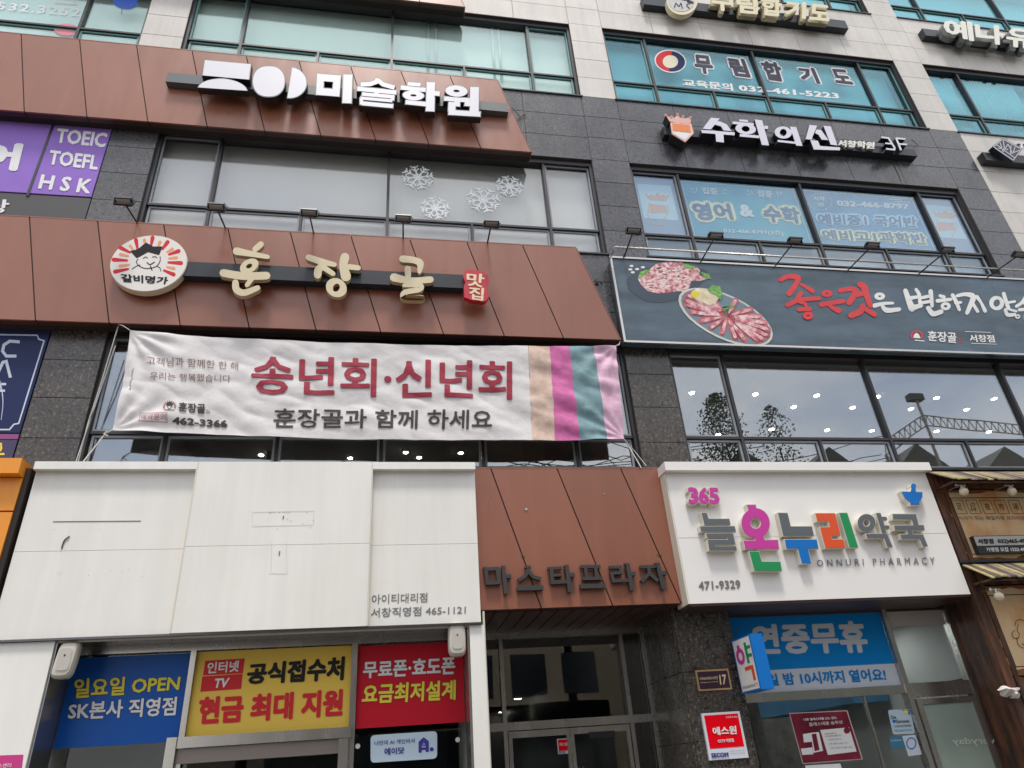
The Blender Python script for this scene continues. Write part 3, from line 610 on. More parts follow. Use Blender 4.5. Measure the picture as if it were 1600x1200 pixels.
def pletter(pieces, conv):
    body = MB(); k = 0
    for pts, M, ring in pieces:
        if ring:
            (rx, ry, hx, hy, rot) = ring; c_ = conv(*pts[0]); s_ = conv(1, 0)[0] - conv(0, 0)[0]
            body.pell(c_, rx * s_ + .9, ry * s_ + .9, YP - k * .001, .088 + k * .001, hole=(hx * s_ - .9, hy * s_ - .9), rot=rot)
        else:
            q2 = [Vector(conv(*p)) for p in pts]; ar = area2(q2); sg = 1 if ar > 0 else -1; n = len(q2); o2 = []
            for i in range(n):
                d0 = (q2[i] - q2[i - 1]).normalized(); d1 = (q2[(i + 1) % n] - q2[i]).normalized(); n0 = Vector((d0.y, -d0.x)) * sg; n1 = Vector((d1.y, -d1.x)) * sg
                mm = n0 + n1; mm = mm / max(.35, mm.length_squared / 2) if mm.length > .2 else n0; o2.append(q2[i] + mm * .9)
            body.prism([P(p.x, p.y, YP) for p in o2], YP - k * .001, -.452)
        k += 1
    B = body.build('letter', cream_side, PS); k = 0
    for pts, M, ring in pieces:
        f = MB()
        if ring:
            (rx, ry, hx, hy, rot) = ring; c_ = conv(*pts[0]); s_ = conv(1, 0)[0] - conv(0, 0)[0]
            f.pell(c_, rx * s_, ry * s_, YP - .006 - k * .001, .003, hole=(hx * s_, hy * s_), rot=rot)
        else: f.prism([P(*conv(*p), YP) for p in pts], YP - .006 - k * .001, YP - .003 - k * .001)
        f.build('face', M, B); k += 1
pletter([([(250, 148), (305, 150), (325, 215), (550, 215), (563, 275), (283, 275)], gy, None), ([(235, 297), (608, 295), (622, 350), (245, 350)], gy, None),
         ([(300, 372), (590, 372), (615, 487), (395, 487), (400, 512), (622, 512), (633, 555), (335, 555), (318, 442), (540, 442), (535, 418), (312, 418)], gy, None)], cf)
pletter([([(745, 62), (838, 62), (850, 130), (765, 130)], pk, None), ([(840, 260)], pk, (152, 162, 58, 62, -.15)), ([(820, 395), (915, 395), (935, 447), (1078, 445), (1090, 540), (725, 540), (708, 452), (842, 450)], pk, None), ([(770, 568), (872, 570), (902, 682), (1105, 682), (1120, 778), (825, 778)], gn, None)], cf)
pletter([([(1083, 150), (1183, 152), (1218, 298), (1448, 298), (1470, 395), (1140, 397)], gy, None), ([(1155, 440), (1500, 440), (1520, 535), (1405, 538), (1440, 695), (1340, 697), (1298, 538), (1172, 535)], bl, None)], cf)
pletter([([(102, 162), (322, 162), (385, 408), (280, 410), (290, 458), (418, 458), (440, 552), (215, 555), (155, 320), (268, 318), (250, 245), (122, 248)], og, None), ([(372, 158), (460, 158), (585, 545), (490, 545)], gn, None)], cg)
pletter([([(685, 268)], gy, (100, 98, 42, 45, .3)), ([(790, 160), (838, 160), (853, 203), (905, 203), (915, 232), (863, 232), (882, 300), (935, 300), (943, 330), (890, 330), (905, 385), (858, 385)], gy, None), ([(675, 395), (912, 393), (975, 540), (920, 545), (880, 440), (690, 440)], gy, None)], cg)
pletter([([(978, 170), (1240, 172), (1272, 296), (1330, 297), (1340, 350), (1195, 350), (1208, 400), (1322, 402), (1375, 530), (1325, 540), (1285, 448), (1080, 448), (1065, 402), (1155, 400), (1140, 350), (1005, 350), (995, 300), (1215, 298), (1195, 228), (985, 225)], gy, None)], cg)
for i, ch in enumerate('365'):
    a = 1074 + i * 16.2; qd = [(a, 761 + i * .3), (a + 16.5, 761.3 + i * .3), (a + 18.5, 788 + i * .2), (a + 2.2, 787.5)]
    o = text(ch, [(x + d_, y + e_) for (x, y), d_, e_ in zip(qd, (-1.5, 1.5, 1.5, -1.5), (-1.5, -1.5, 1.5, 1.5))], YP, cream_side, PS, 'digit', bold=.12, ex=.088); text(ch, qd, YP - .006, pk, o, 'face', bold=.05)
text('ONNURI PHARMACY', [(1276, 874.5), (1460, 870.5), (1461, 882), (1277, 885)], -.46, gtxt, PS, bold=.012, n=4, space=1.75)
text('471-9329', [(1091, 908.5), (1156, 906), (1157.5, 919.5), (1092, 922)], -.455, gtxt, PS, bold=.03, space=1.05)
q = MB(); cp = C(3.2, 1020, 680)
q.ppoly([cp(1240, 280), cp(1350, 282), cp(1349, 312), cp(1336, 332), cp(1338, 350), cp(1286, 350), cp(1284, 336), cp(1258, 318)], YP, .088); q.pell(cp(1303, 254), 4.6, 4.6, YP - .001, .088); q.ppoly([cp(1292, 258), cp(1315, 258), cp(1320, 284), cp(1286, 284)], YP - .002, .088); o = q.build('mortar_emblem', cream_side, PS)
q = MB(); q.ppoly([cp(1244, 282), cp(1348, 284), cp(1347, 310), cp(1334, 330), cp(1334, 347), cp(1289, 347), cp(1287, 334), cp(1262, 316)], YP - .006, .002); q.pell(cp(1304, 254), 4, 4, YP - .007, .002); q.ppoly([cp(1296, 258), cp(1313, 258), cp(1316, 284), cp(1290, 284)], YP - .008, .002); q.build('face', bl, o)
# ---------------------------------------------------------------- pharmacy shop front
PF = thing('pharmacy_glass_wall', (6.3, .35, 0), 'pharmacy glass front with steel frame below the white sign', 'shop front')
q = MB()
q.box(4.49, 4.60, .30, .42, 0, 3.3); q.box(6.97, 7.04, .29, .42, 0, 3.3); q.box(7.99, 8.06, .30, .42, 0, 3.3); q.box(4.6, 6.97, .302, .418, 2.18, 2.285); q.box(7.04, 7.99, .302, .418, 2.12, 2.30)
q.build('frame', steel, PF)
MB().box(4.6, 8.0, .30, .42, 3.25, 3.32).build('head', brown_soffit, PF)
for x0, x1, z0, z1 in ((4.6, 6.35, 0, 2.18), (6.36, 6.97, 0, 2.18), (4.6, 6.97, 2.285, 3.25), (7.04, 7.99, 2.30, 3.25)): MB().box(x0, x1, .36, .37, z0, z1).build('pane', G_clear, PF)
d = MB(); d.box(7.06, 7.13, .27, .32, 0, 2.10); d.box(7.90, 7.97, .27, .32, 0, 2.10); d.box(7.13, 7.9, .27, .32, 2.03, 2.10); o = d.build('door', steel, PF)
MB().box(7.13, 7.9, .29, .30, 0, 2.03).build('frosted_pane', mat('frosted green glass', (.28, .34, .30), rough=.25, spec=.6, var=.08), o)
text('everyday', [C(4, 1350, 900)(*p) for p in ((850, 1003), (548, 1010), (556, 1066), (866, 1060))], .286, mat('faint pale lettering', (.50, .55, .46), rough=.5), o, bold=.02, n=4)
MB().box(6.34, 6.36, .33, .38, 0, 2.18).build('glass_joint', steel, PF)
q = MB(); q.box(4.5, 8.1, 5.5, 5.6, 0, 3.3); q.box(4.49, 4.58, .45, 5.5, 0, 3.3); q.box(8.11, 8.15, .45, 5.5, 0, 3.3); q.build('back_wall', mat('shop wall', (.50, .50, .48), rough=.8), PF)
q = MB(); q.box(4.5, 8.05, .45, 5.5, 3.22, 3.25); q.build('ceiling', mat('shop ceiling', (.55, .56, .54), rough=.8), PF)
q = MB(); q.box(4.6, 7.0, .7, .75, 0, 1.28); q.build('low_screen', mat('pale green screen', (.36, .46, .44), rough=.5, var=.08), PF)
q = MB(); q.box(7.4, 8.04, 2.2, 5.4, 2.2, 2.7); q.build('shelf_panel', mat('blue shelf', (.03, .16, .32), rough=.5), PF)
q = MB(); q.box(5.1, 5.25, 1.2, 5, 0, 3.2); q.box(4.5, 7.0, 3.2, 3.3, .5, 2.1); q.build('shelving', mat('shelving', (.20, .18, .16), rough=.7, var=.4, scale=5), PF)
sl0 = None
for k, (lx, ly) in enumerate(((5.4, 1.6), (7.4, 1.6), (5.4, 3.3), (7.35, 3.0), (5.4, 4.8), (7.3, 4.6))):  # tube set enlarged with unseen ones, added to brighten the shop interior
    p = Vector((lx, ly, 3.215)); lb = 'white tube light added to brighten the pharmacy ceiling, ' + ('left', 'right')[k % 2] + ' one of the ' + ('front', 'middle', 'back')[k // 2] + ' pair'
    if sl0 is None:
        sl0 = thing('shop_fill_light', p, lb, 'ceiling light', 'lights added inside the pharmacy')
        MB().box(p.x - .32, p.x + .32, p.y - .07, p.y + .07, 3.19, 3.22).build('housing', lamp_ring, sl0); MB().box(p.x - .3, p.x + .3, p.y - .05, p.y + .05, 3.18, 3.189).build('tube', mat('tube light', (.95, 1, .98), emit=18), sl0)
    else: copy_thing(sl0, p, lb)
p = PZ(1432, 992, 3.2)
t = thing('ceiling_unit', p, 'white square ceiling ventilation unit seen through the upper right pharmacy window', 'air conditioner'); MB().box(p.x - .28, p.x + .28, p.y - .28, p.y + .28, 3.14, 3.21).build('casing', blind_white, t)
e = MB(); [e.box(p.x - .2, p.x + .2, p.y - .2 + i * .1, p.y - .17 + i * .1, 3.13, 3.141) for i in range(5)]; e.build('grille', black_int, t)
sky_v = mat('azure vinyl', (.005, .24, .66), spec=.15, rough=.4); palev = mat('pale vinyl', (.62, .66, .72), spec=.15, rough=.4)
c7 = C(4.611, 1080, 940)
t = thing('window_poster', (5.8, .35, 2.29), 'blue and white window poster 연중무휴 behind the projecting sign', 'poster')
MB().box(4.62, 6.965, .353, .356, 2.565, 3.25).build('sheet', sky_v, t); MB().box(4.62, 6.965, .352, .355, 2.29, 2.563).build('strip', palev, t)
text('연중무휴', [c7(425, 165), c7(1245, 135), c7(1285, 368), c7(450, 385)], .350, palev, t, bold=.045)
text('일 밤 10시까지 열어요!', [c7(540, 520), c7(1392, 478), c7(1410, 572), c7(560, 608)], .348, mat('azure print', (.01, .22, .6), spec=.15, rough=.4), t, bold=.035)
MB().box(7.05, 7.98, .353, .356, 3.05, 3.25).build('white_band', mat('white band film', (.55, .52, .50), rough=.5), PF)
# projecting sign
JS = thing('projecting_sign', P(1175, 1080, -.1), 'projecting blue box sign with the coloured letter 약 beside the blue poster', 'sign')
def app(px, py): p = P(px, py, 0); return p.x / 9, (p.z - 1.6) / 9
an = (app(1170, 990.3)[0] + app(1190.6, 1077)[0]) / 2; af = (app(1142.5, 1002.5)[0] + app(1160.7, 1085.7)[0]) / 2; ar = (app(1189.5, 988)[0] + app(1209.7, 1070)[0]) / 2
Xs = af * 8.92; Yn = Xs / an - 9; th_ = (ar - an) * (9 + Yn); zt_ = 1.6 + app(1170, 990.3)[1] * (9 + Yn); zb_ = 1.6 + app(1190.6, 1077)[1] * (9 + Yn)
A, Bp, Cq, Dq = Vector((Xs, -.08, zt_)), Vector((Xs, Yn, zt_)), Vector((Xs, Yn, zb_)), Vector((Xs, -.08, zb_)); nrm = Vector((th_, 0, 0)); xb = Xs + th_ / 2
MB().box(Xs, Xs + th_, Yn, -.08, zb_, zt_).build('box', bl, JS)
def on(u, w, off=.003):
    p = A.lerp(Bp, u).lerp(Dq.lerp(Cq, u), w); return p - nrm.normalized() * off
q = MB(); q.add([on(.05, .97), on(.95, .97), on(.95, .03), on(.05, .03)], [(0, 1, 2, 3)]); q.build('face', pharm_white, JS)
def onpoly(b, pts, off=.006):
    tri = tessellate_polygon([[Vector((a, c, 0)) for a, c in pts]]); b.add([on(a, c, off) for a, c in pts], [tuple(x) for x in tri])
def elli(cx, cy, rx, ry, n=20): return [(cx + rx * math.cos(2 * math.pi * i / n), cy + ry * math.sin(2 * math.pi * i / n)) for i in range(n)]
q = MB(); o_, i_ = elli(.33, .34, .22, .155), elli(.33, .34, .10, .075)
q.add([on(a, c, .006) for a, c in o_ + i_], [(i, (i + 1) % 20, (i + 1) % 20 + 20, i + 20) for i in range(20)]); onpoly(q, [(.24, .13), (.38, .13), (.38, .22), (.24, .22)], .007); q.build('letter', pk, JS)
q = MB(); onpoly(q, [(.62, .12), (.74, .12), (.74, .5), (.62, .5)]); onpoly(q, [(.74, .19), (.92, .19), (.92, .25), (.74, .25)], .0065); onpoly(q, [(.74, .34), (.92, .34), (.92, .40), (.74, .40)], .0065); q.build('letter', gn, JS)
q = MB(); onpoly(q, [(.42, .55), (.86, .55), (.86, .82), (.74, .82), (.74, .62), (.42, .62)]); q.build('letter', og, JS)
text('PHARMACY', [on(.12, .875, .006), on(.9, .875, .006), on(.9, .93, .006), on(.12, .93, .006)], 0, gtxt, JS, bold=.01, n=4, space=1.3, world=True)
q = MB(); q.tube((xb, -.09, zt_ - .15), (xb, 0, zt_ - .15), .02); q.tube((xb, -.09, zb_ + .15), (xb, 0, zb_ + .15), .02); q.build('bracket', steel, JS)
# plaques on the pillar
t = thing('address_plaque', P(1115, 1062, 0), 'small dark purple number plate 17 with gold rim on the granite pillar', 'plaque')
cc = c7; K = [P(*cc(*p), -.02) for p in ((30, 495), (270, 483), (292, 632), (55, 645))]
x0, x1 = (K[0].x + K[3].x) / 2, (K[1].x + K[2].x) / 2; z0, z1 = (K[2].z + K[3].z) / 2, (K[0].z + K[1].z) / 2
MB().box(x0, x1, -.02, 0, z0, z1).build('rim', mat('gold rim', (.62, .42, .22), rough=.3, metal=.6), t); MB().box(x0 + .02, x1 - .02, -.0235, -.0205, z0 + .02, z1 - .02).build('plate', mat('aubergine plate', (.035, .012, .03), rough=.35), t)
gp = mat('gold print', (.75, .58, .34), rough=.4)
text('17', [cc(200, 527), cc(248, 524), cc(256, 596), cc(208, 600)], -.026, gp, t, bold=.03); text('서창남순환로215번길', [cc(58, 546), cc(190, 536), cc(192, 558), cc(60, 566)], -.026, gp, t, bold=.015, n=4); text('Seochangnamsunhwan-ro 215beon-gil', [cc(66, 579), cc(192, 571), cc(193, 581), cc(67, 590)], -.026, gp, t)
t = thing('security_sign', P(1135, 1150, 0), 'red and white square security sign 에스원 CCTV on the granite pillar', 'sign')
K = [P(*cc(*p), -.03) for p in ((70, 803), (345, 792), (418, 1125), (135, 1143))]
x0, x1 = (K[0].x + K[3].x) / 2, (K[1].x + K[2].x) / 2; z0, z1 = (K[2].z + K[3].z) / 2, (K[0].z + K[1].z) / 2
MB().box(x0, x1, -.03, 0, z0, z1).build('board', palev, t); MB().box(x0 + .03, x1 - .03, -.033, -.0305, z0 + (z1 - z0) * .24, z1 - .025).build('red_field', mat('signal red', (.78, .0, .01), spec=.15, rough=.4), t)
text('에스원', [cc(148, 905), cc(322, 893), cc(330, 955), cc(160, 965)], -.036, wht, t, bold=.035); text('CCTV 작동중', [cc(190, 992), cc(305, 985), cc(310, 1012), cc(193, 1018)], -.036, wht, t, bold=.03); text('안심하고 편안', [cc(250, 826), cc(332, 822), cc(334, 836), cc(252, 840)], -.036, wht, t)
text('SECOM', [cc(142, 1092), cc(266, 1084), cc(270, 1118), cc(146, 1126)], -.036, nv, t, bold=.05); text('안전하고 편리한 생활', [cc(275, 1074), cc(385, 1067), cc(386, 1076), cc(277, 1083)], -.036, gtxt, t); text('고객센터 CCTV 24시간', [cc(282, 1092), cc(388, 1085), cc(389, 1094), cc(284, 1101)], -.036, gtxt, t)
t = thing('door_sticker', P(880, 1165, 1.25), 'small red and white security sticker on the entrance door glass', 'sticker')
MB().box(P(870, 1155, 1.27).x, P(892, 1155, 1.27).x, 1.268, 1.272, P(880, 1178, 1.27).z, P(880, 1154, 1.27).z).build('sheet', palev, t); MB().box(P(871.5, 1155, 1.27).x, P(890.5, 1155, 1.27).x, 1.265, 1.2675, P(880, 1173, 1.27).z, P(880, 1155.5, 1.27).z).build('red_field', MATS['signal red'], t)
text('에스원', [(874, 1160.5), (886, 1159.8), (886.5, 1165), (874.5, 1165.7)], 1.262, wht, t, bold=.02, n=4); text('SECOM', [(873, 1174), (883, 1173.5), (883, 1177), (873, 1177.3)], 1.262, nv, t, bold=.02, n=4)
t = thing('wine_poster', P(1290, 1150, .33), 'wine red medicine poster with white box picture on the pharmacy window', 'poster')
wine = mat('wine paper', (.25, .03, .055), spec=.15, rough=.35, col2=(.13, .015, .03), scale=3); pinkp = mat('pale pink print', (.62, .50, .50), rough=.5)
q = MB(); q.ppoly([cc(705, 803), cc(1125, 783), cc(1237, 1137), cc(803, 1170)], .345, .002); q.build('border', pinkp, t)
q = MB(); q.ppoly([cc(712, 808), cc(1120, 790), cc(1228, 1132), cc(808, 1163)], .341, .002); q.build('sheet', wine, t)
text('나쁜 콜레스테롤 LDL 감소', [cc(805, 842), cc(1045, 826), cc(1050, 846), cc(812, 860)], .337, wht, t, bold=.025, n=6); text('콜레스테롤 솔루션', [cc(845, 872), cc(1085, 856), cc(1092, 880), cc(850, 900)], .337, pinkp, t, bold=.03)
q = MB(); q.ppoly([cc(930, 925), cc(1138, 906), cc(1192, 1080), cc(985, 1105)], .337, .001); q.ppoly([cc(805, 955), cc(862, 945), cc(870, 1010), cc(812, 1015)], .337, .001); q.ppoly([cc(862, 945), cc(920, 940), cc(950, 1075), cc(880, 1090)], .336, .001); q.ppoly([cc(790, 1060), cc(872, 1050), cc(880, 1100), cc(800, 1105)], .3365, .001); q.build('white_box', wht, t)
q = MB(); q.ppoly([cc(868, 955), cc(900, 950), cc(925, 1068), cc(890, 1078)], .334, .001); q.pell(cc(1122, 928), 5, 5, .334); q.ppoly([cc(795, 1020), cc(820, 1018), cc(824, 1045), cc(799, 1048)], .335); q.ppoly([cc(832, 1018), cc(855, 1016), cc(858, 1043), cc(836, 1046)], .335); q.build('picture', wine, t)
for i, (a, w_) in enumerate((((960, 948), 90), ((965, 965), 130), ((985, 990), 110), ((990, 1020), 150), ((1000, 1050), 180))):
    text('나쁜 콜레스테롤 개선', [cc(a[0], a[1]), cc(a[0] + w_ * .9, a[1] - 8), cc(a[0] + w_ * .9, a[1] + 4), cc(a[0], a[1] + 12)], .333, dkred if i < 2 else gtxt, t)
t = thing('shop_sticker', P(1405, 1130, .35), 'pale blue rounded sticker with dark writing De Simone on the pharmacy glass', 'sticker')
c8 = C(4, 1350, 900)
q = MB(); q.ppoly([c8(150, 845), c8(158, 837), c8(290, 832), c8(318, 975), c8(312, 985), c8(190, 990), c8(180, 982)], .345, .001); q.build('sheet', mat('ice blue sticker', (.50, .62, .70), rough=.4), t)
text('De', [c8(166, 872), c8(198, 870), c8(202, 892), c8(170, 895)], .341, blk, t, bold=.01, n=4); text('Simone', [c8(197, 898), c8(280, 893), c8(284, 916), c8(202, 921)], .341, blk, t, bold=.01, n=4); text('드시모네 공식판매점', [c8(187, 932), c8(292, 926), c8(294, 942), c8(190, 949)], .341, gtxt, t, bold=.015, n=4); text('PROBIOTICS', [c8(190, 962), c8(300, 956), c8(301, 970), c8(193, 975)], .341, bl, t)
q = MB(); q.pell(c8(262, 850), 4, 3, .341); q.build('leaf_mark', yl, t); q = MB(); q.pell(c8(188, 908), 2.6, 2.6, .341); q.ppoly([c8(235, 838), c8(285, 836), c8(290, 870)], .342); q.build('blue_mark', bl, t)
t = thing('shop_sticker', P(1400, 1165, .35), 'blue square sticker beside the sheet with a blue ring, under the De Simone sticker', 'sticker'); q = MB(); q.ppoly([c8(155, 1005), c8(238, 1000), c8(258, 1072), c8(172, 1078)], .345, .001); q.build('sheet', mat('mid blue sticker', (.04, .20, .33), rough=.4), t); text('De Simone', [c8(166, 1022), c8(232, 1018), c8(234, 1030), c8(168, 1034)], .341, wht, t)
t = thing('ring_sheet', P(1422, 1175, .35), 'white sheet with a blue ring on the pharmacy glass', 'poster'); q = MB(); q.ppoly([c8(238, 1000), c8(322, 992), c8(362, 1115), c8(278, 1127)], .344, .001); q.build('sheet', palev, t); q = MB(); q.pell(c8(296, 1046), 8, 9.5, .340, hole=(6.2, 7.6)); q.build('ring', MATS['azure print'], t)
t = thing('paper_notice', P(1305, 1195, .34), 'small white notice with blue square below the wine red poster', 'poster'); q = MB(); q.ppoly([(1258, 1196), (1313, 1193), (1320, 1215), (1262, 1215)], .344); q.build('sheet', wht, t)
# ---------------------------------------------------------------- sign: white block letters on the upper canopy
def rail(par, px0, px1, yt0, yb0, yt1, yb1, Yf, Yb, M, name='rail'):
    a, b_, c, d = P(px0, yt0, Yf), P(px0, yb0, Yf), P(px1, yt1, Yf), P(px1, yb1, Yf)
    return MB().box(a.x, c.x, Yf, Yb, (b_.z + d.z) / 2, (a.z + c.z) / 2).build(name, M, par)
AS = thing('art_school_sign', P(520, 150, -.4), 'white block letter sign 조이미술학원 with black sides on a grey rail over the upper canopy', 'sign')
rail(AS, 262.5, 793.5, 112, 125, 162.5, 177, -.38, -.26, mat('grey rail', (.10, .115, .125), rough=.35))
YA = -.52
ca = C(6.154, 300, 80); cb = C(6.154, 540, 90)
def letter2(par, strokes, conv, Y=YA, dep=.125, rimw=2.4, face=letter_white, body=black_metal, rim=grey_rim, cap='b'):
    B = glyph(par, strokes, Y, dep, body, conv=conv, cap=cap, grow=rimw)
    glyph(B, strokes, Y - .010, .002, rim, name='rim', conv=conv, cap=cap, grow=rimw - .2)
    glyph(B, strokes, Y - .022, .002, face, name='face', conv=conv, cap=cap); return B
def arcpts(c_, rx, ry, a0, a1, n=14, rot=0): 
    r = []
    for i in range(n + 1):
        t_ = math.radians(a0 + (a1 - a0) * i / n); u, v = rx * math.cos(t_), ry * math.sin(t_); r.append((c_[0] + u * math.cos(rot) - v * math.sin(rot), c_[1] + u * math.sin(rot) + v * math.cos(rot)))
    return r
def solid2(par, pts, Y=YA, dep=.125, grow=1.5, face=letter_white, body=black_metal, rim=grey_rim):
    cx = sum(p[0] for p in pts) / len(pts); cy = sum(p[1] for p in pts) / len(pts)
    def gr(s_):
        r = []
        for x, y in pts: d = math.hypot(x - cx, y - cy); r.append((cx + (x - cx) * (1 + s_ / d), cy + (y - cy) * (1 + s_ / d)))
        return r
    B = MB().ppoly(gr(grow), Y, dep).build('letter', body, par); MB().ppoly(gr(grow * .9), Y - .004, .002).build('rim', rim, B); MB().ppoly(pts, Y - .007, .002).build('face', face, B)
solid2(AS, [ca(125, 85), ca(565, 125), ca(546, 272), ca(103, 232)])
solid2(AS, [ca(*p) for p in arcpts((293, 375), 235, 108, 187, 355, 18, .06)])
B_ = []
for i in range(32):
    t_ = 2 * math.pi * i / 32; ct, st = math.cos(t_), math.sin(t_)
    B_.append(ca(738 + 152 * math.copysign(abs(ct) ** .8, ct), 290 + 145 * math.copysign(abs(st) ** .95, st)))
solid2(AS, B_)
solid2(AS, [ca(*p) for p in arcpts((935, 302), 165, 148, -84, 92, 18, .08)])
letter2(AS, [([(1235, 252), (1395, 265), (1385, 400), (1228, 388)], 11, {'closed': True})], ca)
letter2(AS, [([(1500, 225), (1490, 500)], 14)], ca)
letter2(AS, [([(308, 200), (300, 232), (235, 255), (145, 258)], 6.5), ([(308, 215), (360, 258), (470, 290)], 6.5), ([(114, 300), (488, 337)], 6.6), ([(300, 320), (298, 352)], 7), ([(158, 352), (452, 378), (448, 414)], 5.6), ([(448, 418), (158, 392), (152, 440)], 4.6), ([(152, 442), (455, 470)], 6.2), ([(150, 395), (150, 455)], 4)], cb)
letter2(AS, [([(597, 252), (720, 262)], 5.6), ([(530, 288), (770, 312)], 6.6), ([(652, 364)], 'ell', (102, 47, {'hole': (30, 12), 'rot': .06})), ([(820, 238), (812, 518)], 13), ([(850, 345), (905, 350)], 7), ([(578, 430), (780, 452)], 6.6)], cb)
letter2(AS, [([(1066, 322)], 'ell', (106, 54, {'hole': (30, 14), 'rot': .06})), ([(948, 395), (1195, 412)], 6.6), ([(1075, 405), (1070, 470)], 9), ([(1240, 285), (1236, 540)], 13.5), ([(1145, 445), (1210, 450)], 7), ([(1025, 430), (1020, 520)], 11), ([(990, 530), (1295, 548)], 7.5)], cb)
q = MB(); q.path([P(793, 173, -.3), P(800, 168, -.28), P(812, 182, -.05), P(822, 178, -.02), P(805, 188, -.02)], .006); q.build('loose_cable', mat('reddish cable', (.10, .04, .035), rough=.6), AS)
# ---------------------------------------------------------------- sign: gold brush letters
GS = thing('restaurant_letter_sign', P(560, 430, -.4), 'pale gold brush letter sign 훈장골 on a long dark rail over the middle canopy', 'sign')
rail(GS, 285, 724, 406, 430, 431.5, 450.5, -.40, -.26, navy_rail)
YG = -.49; ck = C(3.333, 320, 360); gold_side = mat('brass letter side', (.48, .40, .24), rough=.4)
def brush(par, strokes, conv, Y, dep, M, side, name='letter'):
    B = glyph(par, strokes, Y, dep, side, conv=conv, cap='r', name=name); 
    glyph(B, strokes, Y - .012, .002, M, name='face', conv=conv, cap='r'); return B
brush(GS, [([(262, 98), (292, 72)], [9, 9.5]), ([(165, 108), (240, 122), (328, 138)], [12, 9, 6.5]), ([(231, 185)], 'ell', (52, 34, {'hole': (17, 11), 'rot': -.5})), ([(96, 222), (200, 238), (322, 236)], [12, 12, 12]), ([(250, 245), (220, 285)], [8, 7]), ([(160, 272), (165, 308), (205, 326), (276, 300)], [10, 11, 10, 8])], ck, YG, .075, gold, gold_side)
brush(GS, [([(540, 140), (600, 160), (676, 178)], [9.5, 10, 7]), ([(622, 172), (592, 205), (588, 232)], [10, 12, 12]), ([(615, 190), (668, 226)], [9, 7.5]), ([(730, 140), (722, 185), (735, 240)], [14, 13, 16]), ([(750, 190), (800, 196)], [8.5, 8])], ck, YG, .075, gold, gold_side)
brush(GS, [([(685, 298)], 'ell', (56, 48, {'hole': (17, 22), 'rot': .5}))], ck, YG - .004, .075, gold, gold_side)
brush(GS, [([(1030, 148), (1090, 155), (1122, 172), (1118, 215)], [11, 10, 11, 6.5]), ([(1057, 200), (1059, 238)], [10, 9]), ([(985, 245), (1070, 262), (1176, 256)], [13, 10, 10]), ([(1040, 288), (1120, 286), (1118, 308), (1045, 322), (1040, 348), (1132, 352)], [7, 7.5, 8, 8.5, 9, 8.5])], ck, YG, .075, gold, gold_side)
o = MB().ppoly([ck(*p) for p in ((1356, 210), (1375, 205), (1440, 210), (1474, 232), (1480, 262), (1470, 298), (1480, 345), (1462, 368), (1440, 372), (1425, 366), (1400, 366), (1352, 348), (1348, 300), (1358, 270), (1345, 240))], YG, .09).build('badge', mat('crimson acrylic', (.50, .012, .035), rough=.35), GS)
text('맛', [ck(1362, 220), ck(1460, 228), ck(1450, 300), ck(1365, 288)], YG - .004, mat('cream print', (.78, .62, .40), rough=.4), o, bold=.03); text('집', [ck(1375, 292), ck(1455, 300), ck(1450, 368), ck(1378, 358)], YG - .004, MATS['cream print'], o, bold=.03)
# round emblem
ES = thing('round_emblem_sign', P(231, 412, -.5), 'round white emblem sign with red and orange rays left of the gold letters', 'sign')
cc_ = Vector((-3.43, 0, 8.30)); RX = .508; YE = -.42
q = MB(); q.prism([(cc_.x + RX * math.cos(a), cc_.z + RX * math.sin(a)) for a in [2 * math.pi * i / 48 for i in range(48)]], YE, -.31); q.build('disc', mat('ivory edge', (.62, .56, .42), rough=.45), ES)
q = MB(); q.prism([(cc_.x + .985 * RX * math.cos(a), cc_.z + .985 * RX * math.sin(a)) for a in [2 * math.pi * i / 48 for i in range(48)]], YE - .006, YE - .001); q.build('face', mat('ivory face', (.74, .70, .66), rough=.4), ES)
ch = C(3.2, 0, 300)
rays = [((575, 398), (640, 385), 1), ((568, 338), (635, 342), 1), ((602, 278), (650, 302), 1), ((680, 240), (688, 285), 1), ((763, 228), (755, 268), 1), ((838, 250), (812, 285), 1), ((893, 295), (845, 312), 1), ((905, 355), (842, 352), 1), ((868, 412), (820, 392), 1),
        ((600, 370), (645, 364), 0), ((602, 312), (642, 320), 0), ((652, 270), (668, 292), 0), ((722, 240), (726, 262), 0), ((800, 250), (790, 275), 0), ((862, 285), (835, 300), 0), ((882, 328), (845, 332), 0), ((870, 382), (835, 375), 0)]
q = MB(); [q.stroke([ch(*a), ch(*b_)], [6.5, 3.5], YE - .008, .001, 'r') for a, b_, k in rays if k]; q.build('ray', redp, ES)
q = MB(); [q.stroke([ch(*a), ch(*b_)], [5, 3], YE - .008, .001, 'r') for a, b_, k in rays if not k]; q.build('ray', mat('apricot print', (.75, .30, .12), rough=.4), ES)
q = MB(); q.ppoly([ch(*p) for p in ((650, 295), (690, 285), (730, 252), (765, 272), (812, 272), (800, 305), (795, 315), (740, 300), (695, 325), (682, 330))], YE - .009, .001); 
for s_, w_ in (([(660, 385), (682, 370), (700, 365)], 1), ([(690, 335), (682, 350), (700, 372), (735, 382), (780, 372), (800, 345), (800, 322)], 1.1), ([(715, 332), (728, 324), (738, 330)], 1), ([(762, 325), (775, 322), (785, 328)], 1), ([(735, 352), (750, 362), (772, 350)], 1.4), ([(752, 370), (756, 380), (760, 390)], 1.6), ([(785, 370), (800, 380), (803, 395)], 1)): q.stroke([ch(*p) for p in s_], w_, YE - .010, .001, 'r')
q.build('drawing', blk, ES)
text('갈비명가', [ch(600, 408), ch(845, 425), ch(835, 462), ch(610, 450)], YE - .009, blk, ES, bold=.035)
